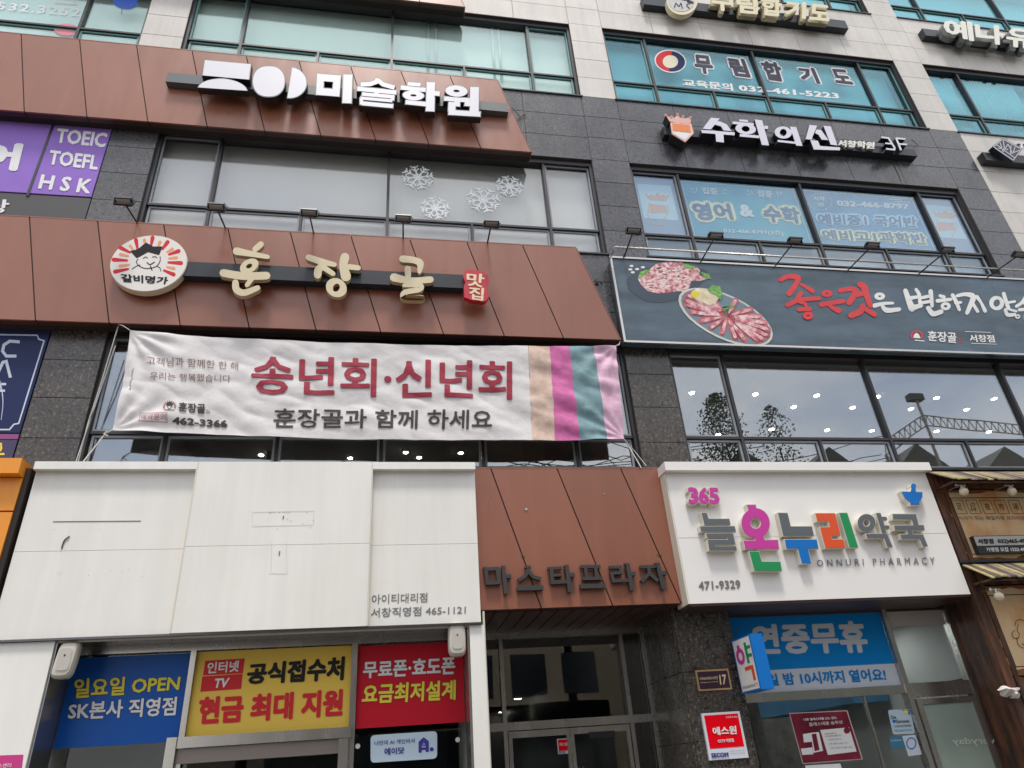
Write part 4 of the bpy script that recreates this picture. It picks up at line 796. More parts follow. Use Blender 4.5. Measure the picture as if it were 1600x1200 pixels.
# ---------------------------------------------------------------- spotlights
def spot_proto(base, head, label, group):
    t = thing('spotlight', base, label, 'spotlight', group); b0, h = Vector(base), Vector(head)
    MB().path([b0 + Vector((0, .05, -.03)), b0, h], .013).build('arm', black_metal, t)
    MB().tube(b0 + Vector((0, 0, -.005)), b0 + Vector((0, 0, .02)), .035, 10).build('foot', black_metal, t)
    d = (h - b0).normalized(); q = MB()
    x0, x1 = h.x - .115, h.x + .115                        # housing: wedge, face turned down to the sign
    yz = [(h.y - .07, h.z + .01), (h.y + .06, h.z - .018), (h.y + .065, h.z + .012), (h.y + .01, h.z + .045), (h.y - .065, h.z + .035)]
    vs = [(x0, y, z) for y, z in yz] + [(x1, y, z) for y, z in yz]
    q.add(vs, [(0, 1, 2, 3, 4), (9, 8, 7, 6, 5)] + [(i, i + 5, (i + 1) % 5 + 5, (i + 1) % 5) for i in range(5)])
    for i in range(5): q.box(x0 + .02 + i * .042, x0 + .027 + i * .042, h.y - .04, h.y + .03, h.z + .035, h.z + .06)
    o = q.build('housing', black_metal, t)
    q = MB(); q.quad3((x0 + .02, h.y - .055, h.z + .002), (x0 + .02, h.y + .045, h.z - .021), (x1 - .02, h.y + .045, h.z - .021), (x1 - .02, h.y - .055, h.z + .002)); q.build('lens', mat('lamp glass', (.45, .46, .46), rough=.15), o)
    q = MB(); q.box(x0 - .012, x0 - .004, h.y - .02, h.y + .02, h.z - .05, h.z + .03); q.box(x1 + .004, x1 + .012, h.y - .02, h.y + .02, h.z - .05, h.z + .03); q.box(x0 - .012, x1 + .012, h.y - .02, h.y + .02, h.z - .058, h.z - .05); q.build('yoke', black_metal, t)
    q = MB(); q.path([h + Vector((.04, 0, .05)), h + Vector((.10, 0, .09)), h + Vector((.15, .02, .03)), h + Vector((.10, .03, -.05)), h + Vector((0, .02, -.08))], .005); q.build('cable', black_metal, t)
    return t
b1 = P(218, 343, -.2); h1 = P(202, 313, -.85)
vec = P(483, 333, -.78) - Vector((P(491, 360, -.2).x, -.2, 9.19))
basex = [P(x, y, -.2) for x, y in ((218, 343), (354, 353), (491, 360), (630, 369), (761, 377))]
bz = 9.19
s0 = spot_proto((basex[0].x, -.2, bz), Vector((basex[0].x, -.2, bz)) + vec, 'black spotlight on the middle canopy above the round emblem', 'spotlights along the middle canopy')
for p, lb in zip(basex[1:], ('between the round emblem and the first gold letter', 'above the second gold letter', 'above the third gold letter', 'above the small red badge')): copy_thing(s0, (p.x, -.2, bz), 'black spotlight on the middle canopy ' + lb)
# ---------------------------------------------------------------- meat billboard
BB = thing('meat_billboard', (8, -.15, 7.38), 'long slate blue billboard with meat platters and brush lettering 좋은것은 변하지 않습니다', 'billboard')
bx0, bx1, bz0, bz1 = 3.615, 13.2, 7.385, 9.03; YB = -.20
MB().box(bx0, bx1, YB, -.02, bz0, bz1).build('board', mat('slate printed sheet', (.085, .135, .175), rough=.4, col2=(.055, .085, .115), scale=1.3, var=.15, stretch=(.6, 1, 2.5)), BB)
q = MB(); q.box(bx0 - .02, bx1, YB - .02, YB + .02, bz1, bz1 + .035); q.box(bx0 - .02, bx1, YB - .02, YB + .02, bz0 - .035, bz0); q.box(bx0 - .025, bx0 + .012, YB - .022, YB + .02, bz0 - .035, bz1 + .035); q.build('frame', steel, BB)
cm = C(4, 900, 250)
meat = mat('printed marbled meat', (.42, .06, .085), rough=.45, col2=(.80, .60, .60), scale=14, var=.12); meat2 = mat('printed raw meat', (.55, .10, .14), rough=.45, col2=(.86, .66, .66), scale=9); plate = mat('printed plate', (.16, .24, .29), rough=.45); pw = mat('plate rim print', (.60, .61, .56), rough=.45); slate = mat('printed slate', (.035, .06, .09), rough=.45, var=.1); parsley = mat('printed herb', (.08, .28, .04), rough=.5, col2=(.25, .5, .12), scale=20)
Yp = YB - .003
q = MB(); q.ppoly([cm(*p) for p in ((318, 770), (325, 735), (370, 700), (440, 675), (560, 665), (700, 660), (820, 690), (835, 720), (760, 800), (700, 855), (600, 880), (540, 892), (440, 885), (380, 850), (330, 810))], Yp); q.build('slate_print', slate, BB)
q = MB(); q.ppoly([cm(*p) for p in ((385, 740), (440, 700), (500, 650), (590, 630), (665, 640), (690, 670), (750, 665), (775, 690), (770, 720), (800, 730), (830, 740), (780, 755), (720, 755), (712, 790), (690, 820), (600, 825), (520, 835), (450, 820), (410, 785))], Yp - .002); q.build('meat_print', meat, BB)
q = MB()
for _ in range(46): x, y = random.uniform(420, 690), random.uniform(665, 815); a = random.uniform(-.6, .3); q.stroke([cm(x, y), cm(x + 18, y + 10 * a), cm(x + 36, y + 24 * a)], [1, 2.2, .8], Yp - .003, .001, 'r')
q.build('fat_print', mat('fat print', (.82, .66, .64), rough=.5), BB)
q = MB(); q.ppoly([cm(*p) for p in ((385, 740), (400, 700), (440, 685), (470, 690), (430, 715), (400, 740))], Yp - .0035); q.ppoly([cm(*p) for p in ((660, 655), (690, 648), (740, 665), (735, 690), (690, 672))], Yp - .0035); q.ppoly([cm(*p) for p in ((780, 700), (830, 712), (845, 745), (800, 735))], Yp - .0035); q.build('herb_print', parsley, BB)
q = MB(); [q.pell(cm(x, y), 3.2, 1.8, Yp - .002) for x, y in ((347, 662), (340, 684), (382, 682), (418, 670), (355, 702))]; q.build('salt_print', wht, BB)
q = MB(); q.pell(cm(935, 982), 80, 34, Yp - .004, rot=.44); q.build('plate_rim_print', pw, BB)
q = MB(); q.pell(cm(937, 980), 76, 31, Yp - .006, rot=.44); q.build('plate_print', plate, BB)
cx, cy = 945, 975
meat_r = mat('printed red meat', (.36, .03, .045), rough=.45, col2=(.62, .20, .22), scale=6)
for i in range(21):
    a = 2 * math.pi * (i + random.uniform(-.2, .2)) / 21
    if -2.2 < ((a + math.pi) % (2 * math.pi)) - math.pi < -1.75: continue
    ct, st = math.cos(a), math.sin(a)
    e = lambda r: (cx + (300 * ct * math.cos(.44) - 118 * st * math.sin(.44)) * r, cy + (300 * ct * math.sin(.44) + 118 * st * math.cos(.44)) * r)
    q = MB(); q.stroke([cm(*e(.10)), cm(*e(.5)), cm(*e(.93))], [4, 10, 9.5], Yp - .008 - i * .0003, .001, 'r'); o = q.build('slice_print', meat_r, BB)
    q = MB(); d_ = .05 * (-1 if i % 2 else 1); q.stroke([cm(*e(.2)), cm(*e(.55)), cm(*e(.90))], [2, 5.5, 5], Yp - .0155 - i * .0003, .001, 'r'); q.build('fat_print', meat2, o)
q = MB(); q.ppoly([cm(*p) for p in ((720, 825), (755, 802), (820, 805), (870, 830), (892, 865), (870, 900), (830, 908), (790, 890), (740, 865))], Yp - .023); q.build('mushroom_print', mat('mushroom print', (.72, .55, .33), rough=.5, col2=(.85, .78, .62), scale=8), BB)
q = MB(); q.pell(cm(745, 840), 7, 5.5, Yp - .024); q.build('lemon_print', yl, BB)
q = MB(); q.ppoly([cm(*p) for p in ((820, 812), (850, 782), (900, 790), (915, 830), (905, 875), (880, 850), (840, 830))], Yp - .025); [q.stroke([cm(920, 920), cm(930 + 14 * i, 950 - 9 * i)], 1.4, Yp - .026, .001) for i in range(6)]; q.build('herb_print', parsley, BB)
cl = C(4.103, 1210, 400); YT = YB - .006
RD = mat('scarlet print', (.68, .035, .04), rough=.45)
def bl_(st, M): glyph(BB, st, YT, .001, M, conv=cl, cap='r')
bl_([([(38, 152), (90, 130), (150, 140), (135, 185), (95, 240)], [7, 7, 9, 8, 9]), ([(172, 182), (245, 225)], [4, 7]), ([(82, 315), (165, 282), (286, 272)], [7, 7, 6]), ([(170, 240), (150, 280), (182, 300)], [7, 8, 6]), ([(155, 345), (225, 340)], [6, 7]), ([(195, 305), (208, 345)], [5, 5]), ([(216, 382)], 'ell', (34, 26, {'hole': (7, 5)}))], RD)
bl_([([(337, 240)], 'ell', (36, 23, {'hole': (8, 5)})), ([(300, 312), (370, 300), (440, 290)], [8, 7, 7]), ([(350, 312), (375, 335), (412, 350)], [6, 6, 9])], RD)
bl_([([(420, 222), (490, 210), (520, 225), (500, 270), (478, 298)], [7, 7, 10, 9, 9]), ([(520, 250), (565, 240)], [8, 8]), ([(545, 182), (575, 200), (590, 250), (615, 318)], [8, 11, 9, 8]), ([(565, 320), (550, 355), (490, 382)], [8, 10, 9]), ([(585, 342), (640, 375)], [7, 8])], RD)
WT = mat('chalk white print', (.80, .80, .78), rough=.45)
bl_([([(675, 258)], 'ell', (34, 24, {'hole': (9, 6)})), ([(642, 318), (700, 305), (760, 302)], [7, 5, 4]), ([(690, 318), (720, 348), (800, 342)], [5, 8, 6])], WT)
bl_([([(840, 222), (862, 285), (882, 335)], [7, 9, 11]), ([(908, 215), (928, 250), (935, 325)], [5, 6, 5]), ([(870, 270), (922, 262)], [6, 5]), ([(885, 332), (940, 318)], [9, 6]), ([(948, 268), (990, 258)], 5), ([(950, 300), (998, 292)], 5), ([(1000, 228), (1005, 270), (1010, 322)], [7, 6, 5]), ([(985, 335), (1015, 372), (1068, 358)], [7, 8, 7])], WT)
bl_([([(1062, 255), (1088, 262)], 5), ([(1045, 288), (1130, 278)], [6, 5]), ([(1098, 322)], 'ell', (32, 26, {'hole': (11, 8)})), ([(1142, 252), (1165, 295), (1185, 345)], [6, 6, 5]), ([(1160, 302), (1195, 298)], 4)], WT)
bl_([([(1172, 255), (1225, 245), (1275, 262), (1250, 330), (1235, 365)], [5, 6, 9, 7, 6]), ([(1265, 295), (1303, 355)], [5, 5]), ([(1298, 262), (1325, 300), (1350, 352)], [6, 4, 6])], WT)
bl_([([(1425, 302)], 'ell', (48, 46, {'hole': (20, 24), 'rot': .4})), ([(1470, 242), (1485, 290), (1500, 335)], [6, 6, 6]), ([(1490, 300), (1540, 292)], 4), ([(1480, 345), (1495, 378), (1540, 375)], [5, 6, 5]), ([(1510, 345), (1550, 355)], 3.5), ([(1560, 388)], 'ell', (16, 14, {'hole': (7, 5)}))], WT)
bl_([([(1610, 262), (1585, 300), (1552, 322)], [5, 5, 5]), ([(1588, 295), (1640, 320)], 5), ([(1570, 345), (1660, 340)], 5), ([(1610, 380), (1615, 410), (1670, 405), (1668, 375)], 5)], WT)
bl_([([(1760, 250), (1750, 330), (1850, 335)], 6), ([(1890, 240), (1905, 360)], 6), ([(2000, 250), (1995, 330), (2080, 330), (2090, 300)], 6), ([(2130, 240), (2140, 370)], 7), ([(2140, 300), (2175, 298)], 5)], WT)
q = MB()
for i in range(13):
    a = math.radians(150 + i * 20); q.stroke([cl(912 + 40 * math.cos(a), 510 + 33 * math.sin(a)), cl(912 + 28 * math.cos(a), 510 + 23 * math.sin(a))], 2.2, YT, .001)
q.build('emblem_ray', RD, BB); q = MB(); q.ppoly([cl(892, 525), (cl(895, 505)), cl(908, 492), cl(925, 500), cl(938, 528)], YT); q.stroke([cl(900, 540), cl(962, 545)], 1.4, YT); q.build('emblem', WT, BB)
text('훈장골', [cl(980, 478), cl(1165, 490), cl(1168, 560), cl(985, 545)], YT, WT, BB, bold=.03); text('집', [cl(1178, 525), cl(1202, 527), cl(1204, 556), cl(1180, 555)], YT, RD, BB)
text('서창점', [cl(1245, 503), cl(1405, 506), cl(1415, 555), cl(1255, 552)], YT, WT, BB, bold=.03); q = MB(); q.stroke([cl(1222, 484), cl(1390, 490)], .8, YT, .001); q.stroke([cl(1262, 560), cl(1426, 565)], .8, YT, .001); q.build('rule', WT, BB)
# rail in front and its arms
RL = P(961, 386, -.5); zR = 9.16
q = MB(); q.tube((RL.x, -.5, RL.z), (13.2, -.5, RL.z), .016, 8); q.tube((RL.x, -.5, RL.z), (bx0, -.2, bz1 + .02), .012, 8)
q.build('lamp_rail', steel, BB, smooth=True)
bpos = [(975, 402), (1095, 407), (1211, 412), (1324, 416), (1434, 421), (1540, 426)]; hpos = [(991, 360), (1118, 366), (1238, 373), (1352, 379), (1468, 384), (1580, 390)]
B0 = [P(x, y, -.2) for x, y in bpos]; bzz = bz1 + .04
vec2 = Vector((-.02, -.85, .34)); hh = P(1118, 369, -1.0); vec2 = hh - Vector((B0[1].x, -.2, bzz))
s1 = spot_proto((B0[0].x, -.2, bzz), Vector((B0[0].x, -.2, bzz)) + vec2, 'black spotlight over the left corner of the meat billboard', 'spotlights over the meat billboard')
for p, lb in zip(B0[1:], ('over the round meat platter', 'over the first red brush word', 'over the first white brush letter', 'over the middle of the white brush lettering', 'at the right edge, farthest from the platters')): copy_thing(s1, (p.x, -.2, bzz), 'black spotlight on the meat billboard rail ' + lb)
q = MB(); q.path([P(930, 442, -.02), P(938, 440, -.05), P(941, 446, -.03)], .01); q.box(P(930, 438, -.02).x, P(934, 438, -.02).x, -.03, 0, P(930, 445, 0).z, P(930, 438, 0).z); single(q.build('wall_hook', black_metal), 'small black hook on the granite column beside the billboard', 'hook')
# ---------------------------------------------------------------- maths academy sign
MA = thing('academy_sign', P(1230, 215, -.2), 'white letter sign 수학의신 3F with orange crown emblem on dark rail', 'sign')
rail(MA, 1036, 1428, 200, 212, 232, 241, -.16, 0, navy_rail)
cdm = C(4.444, 1080, 170); YM = -.27; lil = mat('pale lilac face', (.66, .65, .74), rough=.35)
def poly2(par, polys, conv, Y=YM, dep=.11, face=lil, name='letter'):
    B = MB(); [B.prism([P(*conv(*p), Y) for p in pl_], Y - i * .0012, Y + dep) for i, pl_ in enumerate(polys)]; B = B.build(name, black_metal, par)
    f = MB(); [f.prism([P(*conv(*p), Y) for p in pl_], Y - .012 - i * .001, Y - .010 - i * .001) for i, pl_ in enumerate(polys)]; f.build('face', face, B)
    return B
def el(c_, rx, ry, a0=0, a1=360, rot=0, n=18): return arcpts(c_, rx, ry, a0, a1, n, rot)
def bar(p0, p1, w_):
    d = Vector((p1[0] - p0[0], p1[1] - p0[1])).normalized(); n_ = Vector((-d.y, d.x)) * w_ / 2; return [(p0[0] + n_.x, p0[1] + n_.y), (p1[0] + n_.x, p1[1] + n_.y), (p1[0] - n_.x, p1[1] - n_.y), (p0[0] - n_.x, p0[1] - n_.y)]
def ringseg(c_, rx, ry, hx, hy, rot=.1):
    o1 = arcpts(c_, rx, ry, 0, 180, 10, rot) + arcpts(c_, hx, hy, 180, 0, 10, rot); o2 = arcpts(c_, rx, ry, 180, 360, 10, rot) + arcpts(c_, hx, hy, 360, 180, 10, rot); return [o1, o2]
poly2(MA, [[(135, 65), (197, 70), (135, 147), (78, 142)], [(160, 88), (200, 92), (245, 112), (278, 158), (222, 153), (205, 125), (158, 112)], [(68, 150), (300, 167), (299, 188), (72, 171)], [(166, 176), (222, 181), (225, 238), (172, 232)]], cdm)
poly2(MA, [bar((332, 84), (392, 88), 14), bar((285, 100), (432, 112), 17)] + ringseg((376, 143), 72, 38, 28, 20) + [[(438, 78), (490, 84), (538, 258), (488, 255)], bar((505, 132), (530, 135), 22), bar((335, 188), (470, 200), 18)], cdm)
poly2(MA, ringseg((637, 168), 60, 42, 24, 25) + [bar((598, 226), (722, 240), 14), [(683, 128), (727, 131), (770, 262), (727, 259)]], cdm)
poly2(MA, [[(820, 115), (872, 120), (832, 218), (793, 213)], [(866, 148), (900, 150), (950, 220), (905, 218), (880, 182), (858, 172)], [(916, 122), (966, 126), (1012, 258), (966, 252)], [(825, 222), (877, 226), (892, 262), (1032, 272), (1030, 292), (848, 286)]], cdm)
text('서창학원', [cdm(1018, 214), cdm(1275, 230), cdm(1272, 280), cdm(1020, 262)], -.215, mat('cream white letter', (.75, .74, .68), rough=.4), MA, 'small_letters', bold=.045, ex=.05)
poly2(MA, [bar((1318, 200), (1368, 206), 11), bar((1365, 203), (1408, 270), 12), bar((1345, 242), (1392, 247), 10), bar((1350, 281), (1410, 288), 11), [(1402, 262), (1416, 272), (1414, 292), (1400, 290)]], cdm)
poly2(MA, [bar((1420, 205), (1455, 290), 13), bar((1420, 207), (1485, 213), 11), bar((1435, 247), (1495, 251), 11)], cdm)
cq = C(4, 900, 0)
pinkf = mat('salmon print', (.66, .22, .14), rough=.4)
poly2(MA, [[(590, 768), (722, 780), (736, 832), (682, 888), (600, 838)]], cq, YM, .2, mat('pale shield face', (.74, .62, .58), rough=.4), 'crown_emblem')
q = MB(); q.ppoly([cq(*p) for p in ((600, 770), (712, 780), (720, 828), (605, 815))], YM - .016, .001); q.build('shield_field', mat('orange acrylic face', (.78, .22, .03), rough=.4), MA)
q = MB(); q.ppoly([cq(*p) for p in ((612, 838), (635, 822), (655, 830), (690, 830), (715, 838), (682, 875))], YM - .016, .001); q.build('shield_base', wht, MA)
q = MB()
for a, c_ in (((600, 838), (682, 888)), ((682, 888), (736, 832)), ((625, 770), (632, 815)), ((655, 775), (662, 820)), ((690, 778), (695, 822)), ((590, 768), (600, 838)), ((722, 780), (736, 832))): q.stroke([cq(*a), cq(*c_)], .9, YM - .018, .001)
q.build('shield_line', pinkf, MA)
poly2(MA, [[(583, 762), (560, 722), (590, 738), (596, 722), (612, 742), (635, 716), (650, 742), (668, 728), (680, 745), (718, 732), (715, 780), (650, 775)]], cq, YM, .18, mat('pale coral face', (.70, .40, .36), rough=.4), 'crown')
q = MB(); [q.pell(cq(x, y), 1.8, 1.8, YM - .02, .004) for x, y in ((560, 718), (596, 728), (635, 712), (670, 726), (716, 732))]; q.build('crown_ball', pinkf, MA)
q = MB(); q.path([P(1418, 222, -.12), P(1424, 218, -.1), P(1434, 226, -.04), P(1436, 223, -.02)], .007); q.path([P(1391, 240, -.02), P(1396, 255, -.01), P(1405, 275, -.01), P(1409, 286, -.005)], .005); q.build('cable', mat('brown cable', (.12, .08, .06), rough=.6), MA)
# ---------------------------------------------------------------- top gold sign
TG = thing('martial_arts_sign', P(1160, 20, -.2), 'cream raised letter sign 무림합기도 with round emblem on black rail at the top', 'sign')
rail(TG, 1003.5, 1320, -6, 8, 32, 42, -.17, 0, navy_rail)
cream = mat('cream letter', (.68, .62, .42), rough=.45); cream_s = mat('cream letter side', (.50, .44, .27), rough=.5)
Kq = [P(*p, -.28) for p in ((1106, -13), (1298, 13), (1296, 38), (1108, 20))]
for i, chh in enumerate('무림합기도'):
    a, c_ = (i + .06) / 5, (i + .94) / 5; qq = [Kq[0].lerp(Kq[1], a), Kq[0].lerp(Kq[1], c_), Kq[3].lerp(Kq[2], c_), Kq[3].lerp(Kq[2], a)]
    o = text(chh, qq, -.28, cream_s, TG, 'letter', bold=.05, ex=.09, world=True); text(chh, [v + Vector((0, -.062, 0)) for v in qq], 0, cream, o, 'face', bold=.045, bb=.05, world=True)
q = MB(); q.pell((1066, 2), 24, 21, -.27, .12); o = q.build('emblem_disc', cream, TG); q = MB(); q.pell((1065, 0), 21, 18, -.276, .004); q.build('face', mat('grey emblem face', (.50, .50, .50), rough=.4, var=.15, scale=8), o)
q = MB(); [q.stroke(s_, w_, -.280, .001, 'r') for s_, w_ in (([(1054, 12), (1056, 5), (1061, 10), (1064, 5), (1066, 13)], 1.6), ([(1078, 5), (1073, 8), (1077, 13)], 1.6), ([(1060, -4), (1070, 0), (1082, -2)], 2), ([(1075, 2), (1082, 4)], 4))]; q.build('emblem_drawing', blk, o)
# sign at the right edge
YN = thing('cream_letter_sign', P(1540, 60, -.2), 'cream white letter sign 예나유 on black rail at the upper right edge', 'sign')
rail(YN, 1444, 1660, 50, 60, 66, 76, -.17, 0, navy_rail)
Kq = [P(*p, -.28) for p in ((1466, 33), (1614, 52), (1613, 84), (1472, 64))]
for i, chh in enumerate('예나유'):
    a, c_ = (i + .02) / 3, (i + .98) / 3; qq = [Kq[0].lerp(Kq[1], a), Kq[0].lerp(Kq[1], c_), Kq[3].lerp(Kq[2], c_), Kq[3].lerp(Kq[2], a)]
    o = text(chh, qq, -.28, mat('grey letter side', (.16, .17, .16), rough=.5), YN, 'letter', bold=.05, ex=.13, world=True); text(chh, [v + Vector((0, -.09, 0)) for v in qq], 0, mat('ivory letter face', (.72, .71, .62), rough=.4), o, 'face', bold=.04, bb=.05, world=True)
# diamond logo sign
DS = thing('diamond_logo_sign', P(1570, 238, -.2), 'black diamond emblem with white line drawing on black rail at the right edge', 'sign')
rail(DS, 1535, 1680, 238, 249, 250, 262, -.17, 0, black_metal); ct_ = C(4, 1200, 0)
q = MB(); q.ppoly([ct_(*p) for p in ((1468, 862), (1590, 930), (1535, 1010), (1400, 918))], -.28, .12); o = q.build('plate', navy_rail, DS)
q = MB()
for s_ in ([(1468, 868), (1582, 932), (1533, 1002), (1410, 918), (1468, 868)], [(1450, 890), (1470, 950), (1500, 900), (1530, 960), (1545, 915)], [(1430, 905), (1540, 985)], [(1470, 875), (1480, 940)], [(1520, 905), (1515, 960), (1570, 940)], [(1440, 925), (1500, 935)]):
    for a, c_ in zip(s_, s_[1:]): q.stroke([ct_(*a), ct_(*c_)], .9, -.284, .002)
q.build('line_drawing', lil, o)
text('TM', [ct_(1560, 890), ct_(1660, 900), ct_(1665, 935), ct_(1562, 925)], -.25, lil, DS, bold=.03, ex=.06)
# ---------------------------------------------------------------- window vinyl, fourth floor right
def vinyl(name, px, label, cat='window lettering'): return thing(name, P(*px, .135), label, cat)
Yv = .1385
V = vinyl('window_lettering', (1200, 120), 'dark window letters 무림합기도 with white outline and phone number 032-461-5223')
dk = mat('indigo vinyl', (.018, .016, .045), rough=.5)
for s_, q4 in (('무', [cq(722, 328), cq(848, 340), cq(880, 478), cq(738, 465)]), ('림', [cq(930, 345), cq(1058, 360), cq(1110, 498), cq(968, 480)]), ('합', [cq(1135, 368), cq(1275, 380), cq(1322, 525), cq(1180, 505)]), ('기', [cq(1362, 405), cq(1495, 418), cq(1545, 535), cq(1408, 520)]), ('도', [ct_(372, 418), ct_(500, 428), ct_(550, 540), ct_(420, 525)])):
    otext(s_, q4, Yv, dk, wht, V, .05, .13)
text('교육문의', [cq(662, 492), cq(975, 522), cq(985, 570), cq(668, 536)], Yv, wht, V, bold=.045); text('032-461-5223', [cq(1012, 530), ct_(440, 582), ct_(446, 618), cq(1020, 568)], Yv, wht, V, bold=.05, space=1.1)
E_ = vinyl('round_window_emblem', (1045, 100), 'round red and navy emblem sticker left of the dark window letters', 'sticker')
q = MB(); q.pell(cq(590, 382), 25, 18, Yv, rot=.15); q.build('white_disc', wht, E_); 
q = MB(); q.ppoly([cq(*p) for p in arcpts((590, 382), 92, 64, 90, 270, 14, .15)], Yv - .003); q.build('red_half', redp, E_); q = MB(); q.ppoly([cq(*p) for p in arcpts((590, 382), 92, 64, -90, 90, 14, .15)], Yv - .003); q.build('navy_half', navy, E_)
q = MB(); q.pell(cq(590, 385), 12, 10, Yv - .006); q.build('centre', mat('ivory print', (.72, .66, .50), rough=.5), E_)
# third floor right window sheets
Ys = .19
def wsheet(px, label): return thing('window_sheet', P(*px, Ys), label, 'window sheet')
cs = C(4, 900, 250); ct2 = C(4, 1200, 250)
tealp = mat('turquoise sheet', (.03, .30, .42), rough=.5, col2=(.05, .38, .46), scale=.8); bluep = mat('steel blue sheet', (.06, .24, .42), rough=.5, col2=(.08, .28, .45), scale=.8); ltb = mat('light blue film', (.50, .66, .72), rough=.5); crm = mat('butter print', (.88, .80, .42), rough=.5); dkt = mat('deep blue print', (.03, .11, .22), rough=.5); gr3 = mat('grey blue film', (.28, .34, .45), rough=.5)
yx = lambda *a: [P(*p, Ys) for p in a]
S1 = wsheet((1155, 330), 'turquoise window sheet reading 영어 & 수학 in yellow outlines')
MB().box(5.42, 7.88, Ys, Ys + .003, 9.93, 11.42).build('sheet', tealp, S1)
q = MB(); [q.box(a, c_, Ys - .004, Ys - .002, d, e) for a, c_, d, e in ((5.47, 7.83, 11.36, 11.37), (5.47, 7.83, 9.99, 10.0), (5.47, 5.48, 10.0, 11.36), (7.82, 7.83, 10.0, 11.36))]; q.build('border_line', wht, S1)
def ot2(s_, q4, par, M, O, b1_=.03, b2=.075): text(s_, q4, Ys - .006, O, par, bold=b2, bb=b2, n=10); text(s_, q4, Ys - .014, M, par, bold=b1_, bb=b2)
ot2('영어', [cs(690, 245), cs(975, 260), cs(1010, 385), cs(735, 395)], S1, dkt, crm, .05, .19); ot2('수학', [cs(1140, 262), cs(1400, 285), cs(1430, 412), cs(1165, 400)], S1, dkt, crm, .05, .19)
text('&', [cs(1010, 275), cs(1095, 280), cs(1120, 358), cs(1030, 355)], Ys - .008, wht, S1, bold=.05)
text('집중', [cs(782, 170), cs(880, 175), cs(888, 220), cs(792, 212)], Ys - .008, wht, S1, bold=.04); text('집중', [cs(1128, 185), cs(1225, 195), cs(1228, 240), cs(1135, 228)], Ys - .008, wht, S1, bold=.04)
text('032-466-8797(3층)', [cs(918, 425), cs(1292, 442), cs(1298, 478), cs(924, 458)], Ys - .008, wht, S1, bold=.02, n=6)
q = MB(); [q.stroke([cs(*a), cs(*b_)], 1.2, Ys - .006, .001) for a, b_ in (((715, 175), (735, 185)), ((750, 170), (758, 195)), ((725, 200), (745, 203)), ((940, 185), (915, 192)), ((938, 210), (915, 208)), ((1065, 190), (1085, 198)), ((1098, 190), (1102, 215)), ((1070, 215), (1088, 218)), ((1255, 198), (1262, 220)), ((1290, 200), (1270, 212)))]; q.build('tick_mark', wht, S1)
S2 = wsheet((1345, 335), 'blue window sheet with 예비중1 국어반 and phone number 032-466-8797')
MB().box(7.99, 10.55, Ys, Ys + .003, 9.93, 11.42).build('sheet', bluep, S2)
q = MB(); [q.box(a, c_, Ys - .004, Ys - .002, d, e) for a, c_, d, e in ((8.04, 10.5, 11.36, 11.37), (8.04, 10.5, 9.99, 10.0), (8.04, 8.05, 10.0, 11.36), (10.49, 10.5, 10.0, 11.36))]; q.build('border_line', wht, S2)
text('032-466-8797', [ct2(425, 250), ct2(878, 275), ct2(885, 308), ct2(432, 288)], Ys - .006, wht, S2, bold=.045)
ot2('예비중1 국어반', [ct2(290, 325), ct2(935, 345), ct2(945, 432), ct2(305, 405)], S2, dkt, mat('ice print', (.50, .72, .85), rough=.5), .035, .15); ot2('예비고1과학반', [ct2(315, 425), ct2(985, 450), ct2(1015, 540), ct2(335, 500)], S2, dkt, crm, .035, .15)
text('시작', [ct2(280, 225), ct2(355, 228), ct2(358, 262), ct2(285, 255)], Ys - .006, wht, S2, bold=.035); text('반', [ct2(310, 265), ct2(348, 267), ct2(352, 295), ct2(315, 292)], Ys - .006, wht, S2, bold=.035)
q = MB(); [q.stroke([ct2(325 + 72 * math.cos(a), 260 + 52 * math.sin(a)), ct2(325 + 72 * math.cos(a + .12), 260 + 52 * math.sin(a + .12))], .8, Ys - .005, .001) for a in [i * .25 for i in range(25)]]; [q.stroke([ct2(*a), ct2(*b_)], .9, Ys - .005, .001) for a, b_ in (((780, 235), (870, 240)), ((755, 245), (840, 250)), ((790, 258), (890, 265)), ((360, 310), (400, 275)))]; q.build('line_mark', wht, S2)
def crownfilm(x0, x1, px, conv, label, cx, cy):
    t = wsheet(px, label); MB().box(x0, x1, Ys, Ys + .003, 9.93, 11.42).build('sheet', gr3, t); MB().box(x0 + .1, x1 - .08, Ys - .003, Ys - .001, 10.35, 11.22).build('pale_field', ltb, t)
    z = MB(); f_ = lambda u, v: conv(cx + u, cy + v)
    for s_ in ([(-50, 50), (-62, 130), (-20, 190), (22, 188), (72, 100), (60, 62)],): 
        for a, b_ in zip(s_, s_[1:]): z.stroke([f_(*a), f_(*b_)], 1.2, Ys - .006, .001)
    z.ppoly([f_(*p) for p in ((-48, 60), (52, 68), (62, 118), (20, 112), (-10, 118), (-50, 115))], Ys - .005, .001)
    z.ppoly([f_(*p) for p in ((-60, 25), (-85, -8), (-50, 8), (-40, -5), (-25, 10), (0, -12), (20, 10), (40, -2), (48, 12), (75, -2), (55, 42), (-40, 35))], Ys - .005, .001); z.build('crown_print', mat('faded orange print', (.66, .36, .22), rough=.5), t)
crownfilm(4.45, 5.31, (1030, 310), cs, 'pale window sheet with faded orange crown emblem left of the turquoise sheet', 510, 215)
crownfilm(10.66, 11.45, (1480, 340), ct2, 'pale window sheet with faded orange crown emblem right of the blue sheet', 1110, 325)
